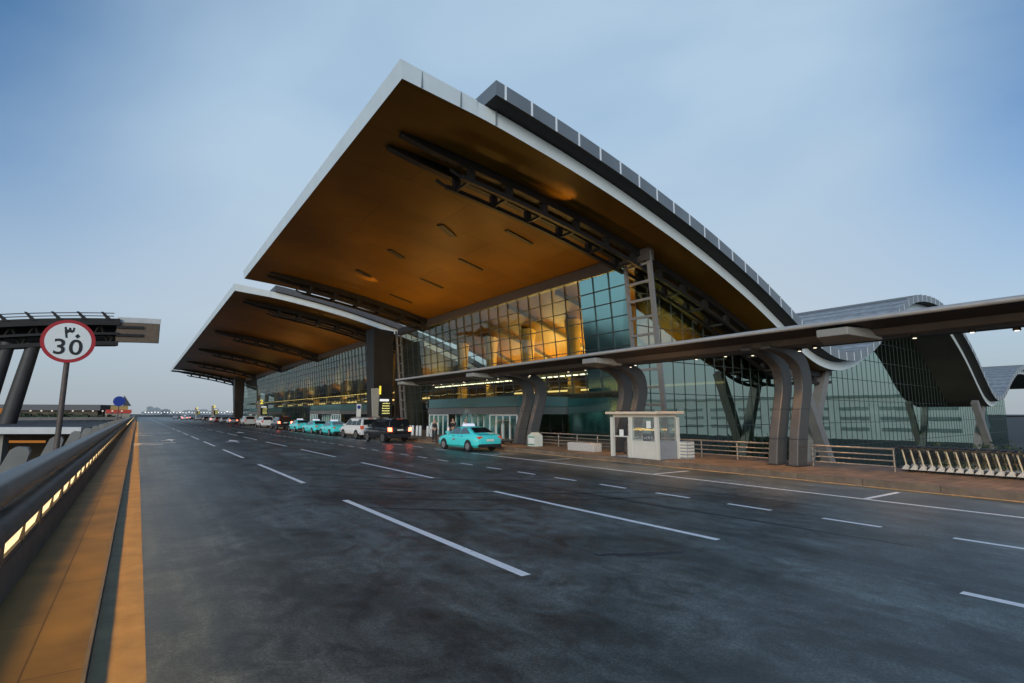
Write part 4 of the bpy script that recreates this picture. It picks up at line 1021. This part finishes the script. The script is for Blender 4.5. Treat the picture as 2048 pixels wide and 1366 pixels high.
person((18.25, 36.7, .15), R(160), 'person in dark waistcoat and white shirt standing on kerb behind the taxi', M['darkcloth'], M['shirt'], M['darkcloth'])
person((20.5, 38.0, .15), R(120), 'person in dark clothes by the entrance, left one seen over the taxi roof', M['darkcloth'], M['darkcloth'], M['darkcloth'])
person((21.4, 37.6, .15), R(200), 'person in light shirt by the entrance, right one seen over the taxi roof', M['shirt'], M['shirt'], M['darkcloth'])

# ------------------------------------------------------------------ left side: station roof, deck, garage, trees
LC = thing('station_canopy', 'dark trussed roof on slanting columns at the left behind the speed sign', 'canopy', (-14, 92, -6))
def lz(x): return 12.0-.0045*(1.7-x)**2-.02*(1.7-x)
MB().grid([[(x, 90, lz(x)), (x, 90, lz(x)+3.35), (x, 92.2, lz(x)+3.35), (x, 92.2, lz(x)+.5)] for x in xs_range(-3.2, 1.7, 1)], '_', True, True).build('end_box', M['grey_fascia'], LC)
MB().grid([[(x, 89.9, lz(x)+2.75), (x, 89.9, lz(x)+3.45), (x, 93, lz(x)+3.45), (x, 93, lz(x)+3.2)] for x in xs_range(-3.2, 1.75, 1)], '_', True, True).build('end_fascia', M['conc_l'], LC)
MB().grid([[(x, 89.8, lz(x)+.05), (x, 89.8, lz(x)+2.7)] for x in xs_range(-3.2, 1.6, 1)]).build('end_soffit', M['endsoff'], LC)
for z in (.8, 1.9): 
    s = MB(); s.grid([[(x, 89.6, lz(x)+z), (x, 89.8, lz(x)+z), (x, 89.8, lz(x)+z+.35), (x, 89.6, lz(x)+z+.35)] for x in xs_range(-3.2, -.2, 1)], '_', True, True); s.build('slot', M['truss'], LC)
XL = -60
t = MB()
for z, h in ((-.4, .5), (1.0, .3), (2.3, .9)):
    t.grid([[(x, 89.5, lz(x)+z), (x, 91, lz(x)+z), (x, 91, lz(x)+z+h), (x, 89.5, lz(x)+z+h)] for x in xs_range(XL, -2.9, 2)], '_', True, True)
t.build('truss_chord', M['truss'], LC)
t = MB(); x = XL; fl = 0
while x < -3.5:
    a, b = (x, x+1.1) if fl else (x+1.1, x)
    t.tube([(a, 90.2, lz(a)-.2), (b, 90.2, lz(b)+2.4)], .16, 4); x += 1.1; fl ^= 1
t.build('truss_web', M['truss'], LC)
MB().grid([[(x, 92.5, lz(x)-.3), (x, 92.5, lz(x)+3.0)] for x in xs_range(XL, -3.2, 2)]).build('dark_cladding', M['blacksoff'], LC)
MB().grid([[(x, 90, lz(x)+3.2), (x, 116, lz(x)+3.0)] for x in xs_range(XL, -2.9, 2)]).build('roof_sheet', M['roofdark'], LC)
for k in range(22):
    x = -4.2-k*2.55
    MB().prism([(x-.1, lz(x)+3.0), (x+.5, lz(x)+3.0), (x-.55, lz(x)+4.0), (x-.85, lz(x)+4.0)], 'y', 89.4, 90.2).build('roof_fin', M['truss'], LC)
MB().tube([(x, 89.8, lz(x)+3.95) for x in xs_range(XL, -3.6, 2)], .07, 6).build('roof_cable', M['steelrail'], LC)
MB().tube([(x, 89.8, lz(x)+3.55) for x in xs_range(XL, -3.6, 2)], .07, 6).build('roof_cable', M['steelrail'], LC)
for a, b in (((-11.5, 90.3, 11.0), (-14.3, 91, -6)), ((-13.9, 90.3, 11.0), (-16.6, 91, -6)), ((-26, 90.3, 10), (-28.5, 91, -6)), ((-28.8, 90.3, 10), (-31.5, 91, -6))):
    MB().tube([a, b], [.72, 1.0], 14).build('slanting_column', M['darkconc'], LC, 60)
MB().lathe([(1.8, -6), (1.5, .3), (.9, 1.2)], (-16.2, 91.5, 0), 'z', 14).build('column_plinth', M['truss'], LC, 50)

# helper: point at image-independent bearing (degrees from the road axis) and distance
def at(deg, d): return d*math.sin(R(deg)), d*math.cos(R(deg))
dk = thing('parking_deck', 'long flat concrete parking deck with white edge below the left parapet', 'parking deck', (-14, 50, -6))
dx0, dy0 = at(-8.5, 56); cs, sn = math.cos(yaw), -math.sin(yaw)
def D(u, v): return (dx0+u*cs-v*sn, dy0+u*sn+v*cs)   # u to the right, v away
def dbox(u0, u1, v0, v1, z0, z1, name, mm, XM=-3.4):
    def cl(u, v):
        p = D(u, v)
        return (u-(p[0]-XM)/cs) if p[0] > XM else u
    b = MB(); ps = [D(u0, v0), D(cl(u1, v0), v0), D(cl(u1, v1), v1), D(u0, v1)]
    b.grid([[(p, q, z0) for p, q in ps], [(p, q, z1) for p, q in ps]], '_', True, True); return b.build(name, mm, dk)
dbox(-60, 6, 0, .5, .72, 1.22, 'white_edge', M['conc_l'])
dbox(-60, 6, .5, 60, .72, 1.0, 'deck_slab', tiled('deck_blocks', (.20, .20, .205), (.04, .04, .045), 1.1, .9, .8, .2, yaw, .2, .3))
for u in xs_range(-55, -1, 6): dbox(u-.25, u+.25, 1.0, 1.5, -6, .72, 'deck_column', M['conc'])
dbox(-60, 6, 20, 20.4, -6, .7, 'back_wall', M['intdark'])
for i, (u0, u1, v, z) in enumerate(((-30, -4.5, 4, -1.6), (-3.4, -3.0, 5, -1.2), (-1.4, -.9, 6, -1.2), (-30, -7.6, 2, -2.6), (-.2, .4, 9, -1.2))):
    dbox(u0, u1, v, v+.12, z, z+.16, 'garage_lamp', M['greenlamp'])
dbox(-7, -3.6, 8, 8.2, -.35, -.15, 'amber_sign', M['orangelamp'])

def leafy(name, label, c, rad, n, size, m, trunkh=None, group=None, cat='tree'):
    r = thing(name, label, cat, (c[0], c[1], c[2]), group=group); rnd = random.Random(str(c))
    mb = MB(); cl = [(rnd.uniform(-.7, .7)*rad[0], rnd.uniform(-.7, .7)*rad[1], rnd.uniform(.1, .95)*rad[2], rnd.uniform(.35, .6)) for _ in range(9)]
    for _ in range(n):
        a = rnd.choice(cl); v = Vector((rnd.gauss(0, 1), rnd.gauss(0, 1), rnd.gauss(0, 1))).normalized()*(rnd.random()**.4)*a[3]
        p = Vector((c[0]+a[0]+v.x*rad[0], c[1]+a[1]+v.y*rad[1], c[2]+(trunkh or 0)+max(.05, a[2]+v.z*rad[2]*.6)))
        u = Vector((rnd.uniform(-1, 1), rnd.uniform(-1, 1), rnd.uniform(-1, 1))).normalized()*size*rnd.uniform(.6, 1.3); w = u.cross(Vector((rnd.uniform(-1, 1), rnd.uniform(-1, 1), rnd.uniform(-1, 1)))).normalized()*size*.55
        mb.poly([p-u, p+w, p+u, p-w])
    mb.build('crown' if trunkh else 'foliage', m, r)
    if trunkh: MB().tube([(c[0], c[1], c[2]), (c[0]+.1, c[1], c[2]+trunkh*.6), (c[0], c[1]+.1, c[2]+trunkh*1.3)], [.28, .2, .1], 8).build('trunk', M['trunk'], r, 60)
    else: MB().tube([(c[0], c[1], c[2]), (c[0], c[1], c[2]+rad[2]*.6)], [.06, .03], 5).build('stem', M['trunk'], r)
    return r
for k in range(26):
    dg = -10.5+k*.31; d = 165+(k*37 % 40)
    x, y = at(dg, d)
    leafy('far_tree', 'low dark tree in the distant row left of the parapet end', (x, y, -6), (5.0, 5, 3.4), 420, .55, M['leaf' if k % 3 else 'leaf2'], 3.2+(k*13 % 7)*.25, 'distant trees left of the parapet')
# below the parapet: shrubs
for k in range(16):
    x, y = -6.5-(k*29 % 5)*1.5, 14+k*3.4
    leafy('shrub', 'dark shrub growing below the parapet among the concrete fins', (x, y, -6), (2.0, 2, 2.6), 300, .22, M['leaf2' if k % 2 else 'leaf'], None, 'dark shrubs below the parapet', 'shrub')
# far buildings left
x, y = at(-5.3, 205); fb = thing('flat_roofed_hall', 'long dark flat roofed hall on the horizon behind the speed sign pole', 'building', (x, y, -6))
b = MB().cbox((x, y, -6), (25, 12, 9.2), rz=-yaw*.6); b.build('hall_wall', M['intdark'], fb)
MB().cbox((x, y, 3.2), (27, 14, 1.6), rz=-yaw*.6).build('hall_roof', M['roofdark'], fb)
x, y = at(-8.2, 190); ob = thing('orange_lit_kiosk', 'small orange lit kiosk among the far trees at the left', 'kiosk', (x, y, -6))
MB().cbox((x, y, -6), (5, 4, 8.4)).build('kiosk_wall', M['slab'], ob); MB().cbox((x, y-2.2, 2.4), (3.4, .3, 1.2)).build('lit_panel', M['orangelamp'], ob); MB().lathe([(2.6, 2.4), (1.2, 3.4), (.1, 5.0)], (x, y, 0), 'z', 6).build('kiosk_roof', M['redleaf'], ob)
vb = thing('far_viaduct', 'low pale viaduct with amber strip crossing left of the parapet end', 'viaduct', (-14, 150, -6))
MB().box(-22, -3.2, 150, 158, .9, 1.5).build('viaduct_deck', M['conc'], vb); MB().box(-19, -8, 149.85, 150, .35, .75).build('amber_strip', M['orangelamp'], vb)
for x in (-20, -14, -8, -4.5): MB().box(x-.4, x+.4, 151, 156, -6, .9).build('pier', M['conc'], vb)
lp0 = None
for k in range(11):
    x = -20.5+k*1.75
    if lp0 is None:
        lp0 = thing('street_lamp', '', 'street lamp'); MB().tube([(0, 0, 0), (0, 0, 8.7)], .07, 6).build('lamp_pole', M['darkmetal'], lp0); MB().lathe([(.05, 8.75), (.17, 8.85), (.17, 9.0), (.05, 9.1)], (0, 0, 0), 'z', 10).build('lamp_head', M['pinlamp'], lp0); o = lp0
    else: o = copy_tree(lp0)
    o.location = (x, 153, -6.05); tag(o, 'small glowing street lamp in the far row by the viaduct', 'street lamp', 'far glowing lamps by the viaduct')
# skyline straight ahead
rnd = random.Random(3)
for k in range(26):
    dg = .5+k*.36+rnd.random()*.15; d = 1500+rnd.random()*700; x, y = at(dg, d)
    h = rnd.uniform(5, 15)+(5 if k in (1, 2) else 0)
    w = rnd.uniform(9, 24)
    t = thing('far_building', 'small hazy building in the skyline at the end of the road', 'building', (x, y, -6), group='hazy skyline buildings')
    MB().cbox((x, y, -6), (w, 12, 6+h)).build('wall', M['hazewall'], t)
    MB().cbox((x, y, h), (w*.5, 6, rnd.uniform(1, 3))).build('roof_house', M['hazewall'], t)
lp1 = None
for k in range(40):
    dg = .55+k*.235; d = 520+rnd.random()*200; x, y = at(dg, d)
    if lp1 is None:
        lp1 = thing('street_lamp', '', 'street lamp'); MB().tube([(0, 0, 0), (0, 0, 6)], .09, 5).build('lamp_pole', M['darkmetal'], lp1); MB().lathe([(.1, 6), (.42, 6.2), (.42, 6.7), (.1, 6.9)], (0, 0, 0), 'z', 8).build('lamp_head', M['pinlamp2'], lp1); o = lp1
    else: o = copy_tree(lp1)
    o.location = (x, y, -2.6+rnd.random()*1.0-.6); tag(o, 'tiny lit lamp on the horizon where the road ends', 'street lamp', 'tiny lamps along the horizon')
# right: greenery below and the far pale office (mirrored in the side glass)
for k in range(9):
    leafy('hedge_shrub', 'dark leafy shrub behind the luggage trolleys at the right edge', (62+k*2.6, 19.0-k*.3+(k % 3)*1.2, -6), (2.4, 2.0, 4.6), 380, .22, M['leaf2' if k % 2 else 'leaf'], None, 'dark shrubs behind the trolleys', 'shrub')
of = thing('pale_office', 'pale office block with dark window bands standing right of the terminal', 'building', (205, -20, -6))
MB().box(200, 216, -120, 24, -6, 7.5).build('wall', M['bwall'], of)
for z in (-3.2, .2, 3.4):
    for k in range(12):
        yy = -116+k*11.6
        MB().box(199.8, 200, yy, yy+8.2, z, z+1.1).build('window', M['bband'], of)
MB().box(199.6, 216.2, -120.4, 24.4, 7.5, 8.3).build('roof_edge', M['bband'], of)

# ------------------------------------------------------------------ render settings
SC.render.engine = 'CYCLES'
SC.view_settings.view_transform = 'Standard'; SC.view_settings.look = 'None'; SC.view_settings.exposure = 0; SC.view_settings.gamma = 1
SC.cycles.use_denoising = True
SC.cycles.max_bounces = 8; SC.cycles.transparent_max_bounces = 12; SC.cycles.diffuse_bounces = 3; SC.cycles.glossy_bounces = 4
SC.cycles.sample_clamp_indirect = 6
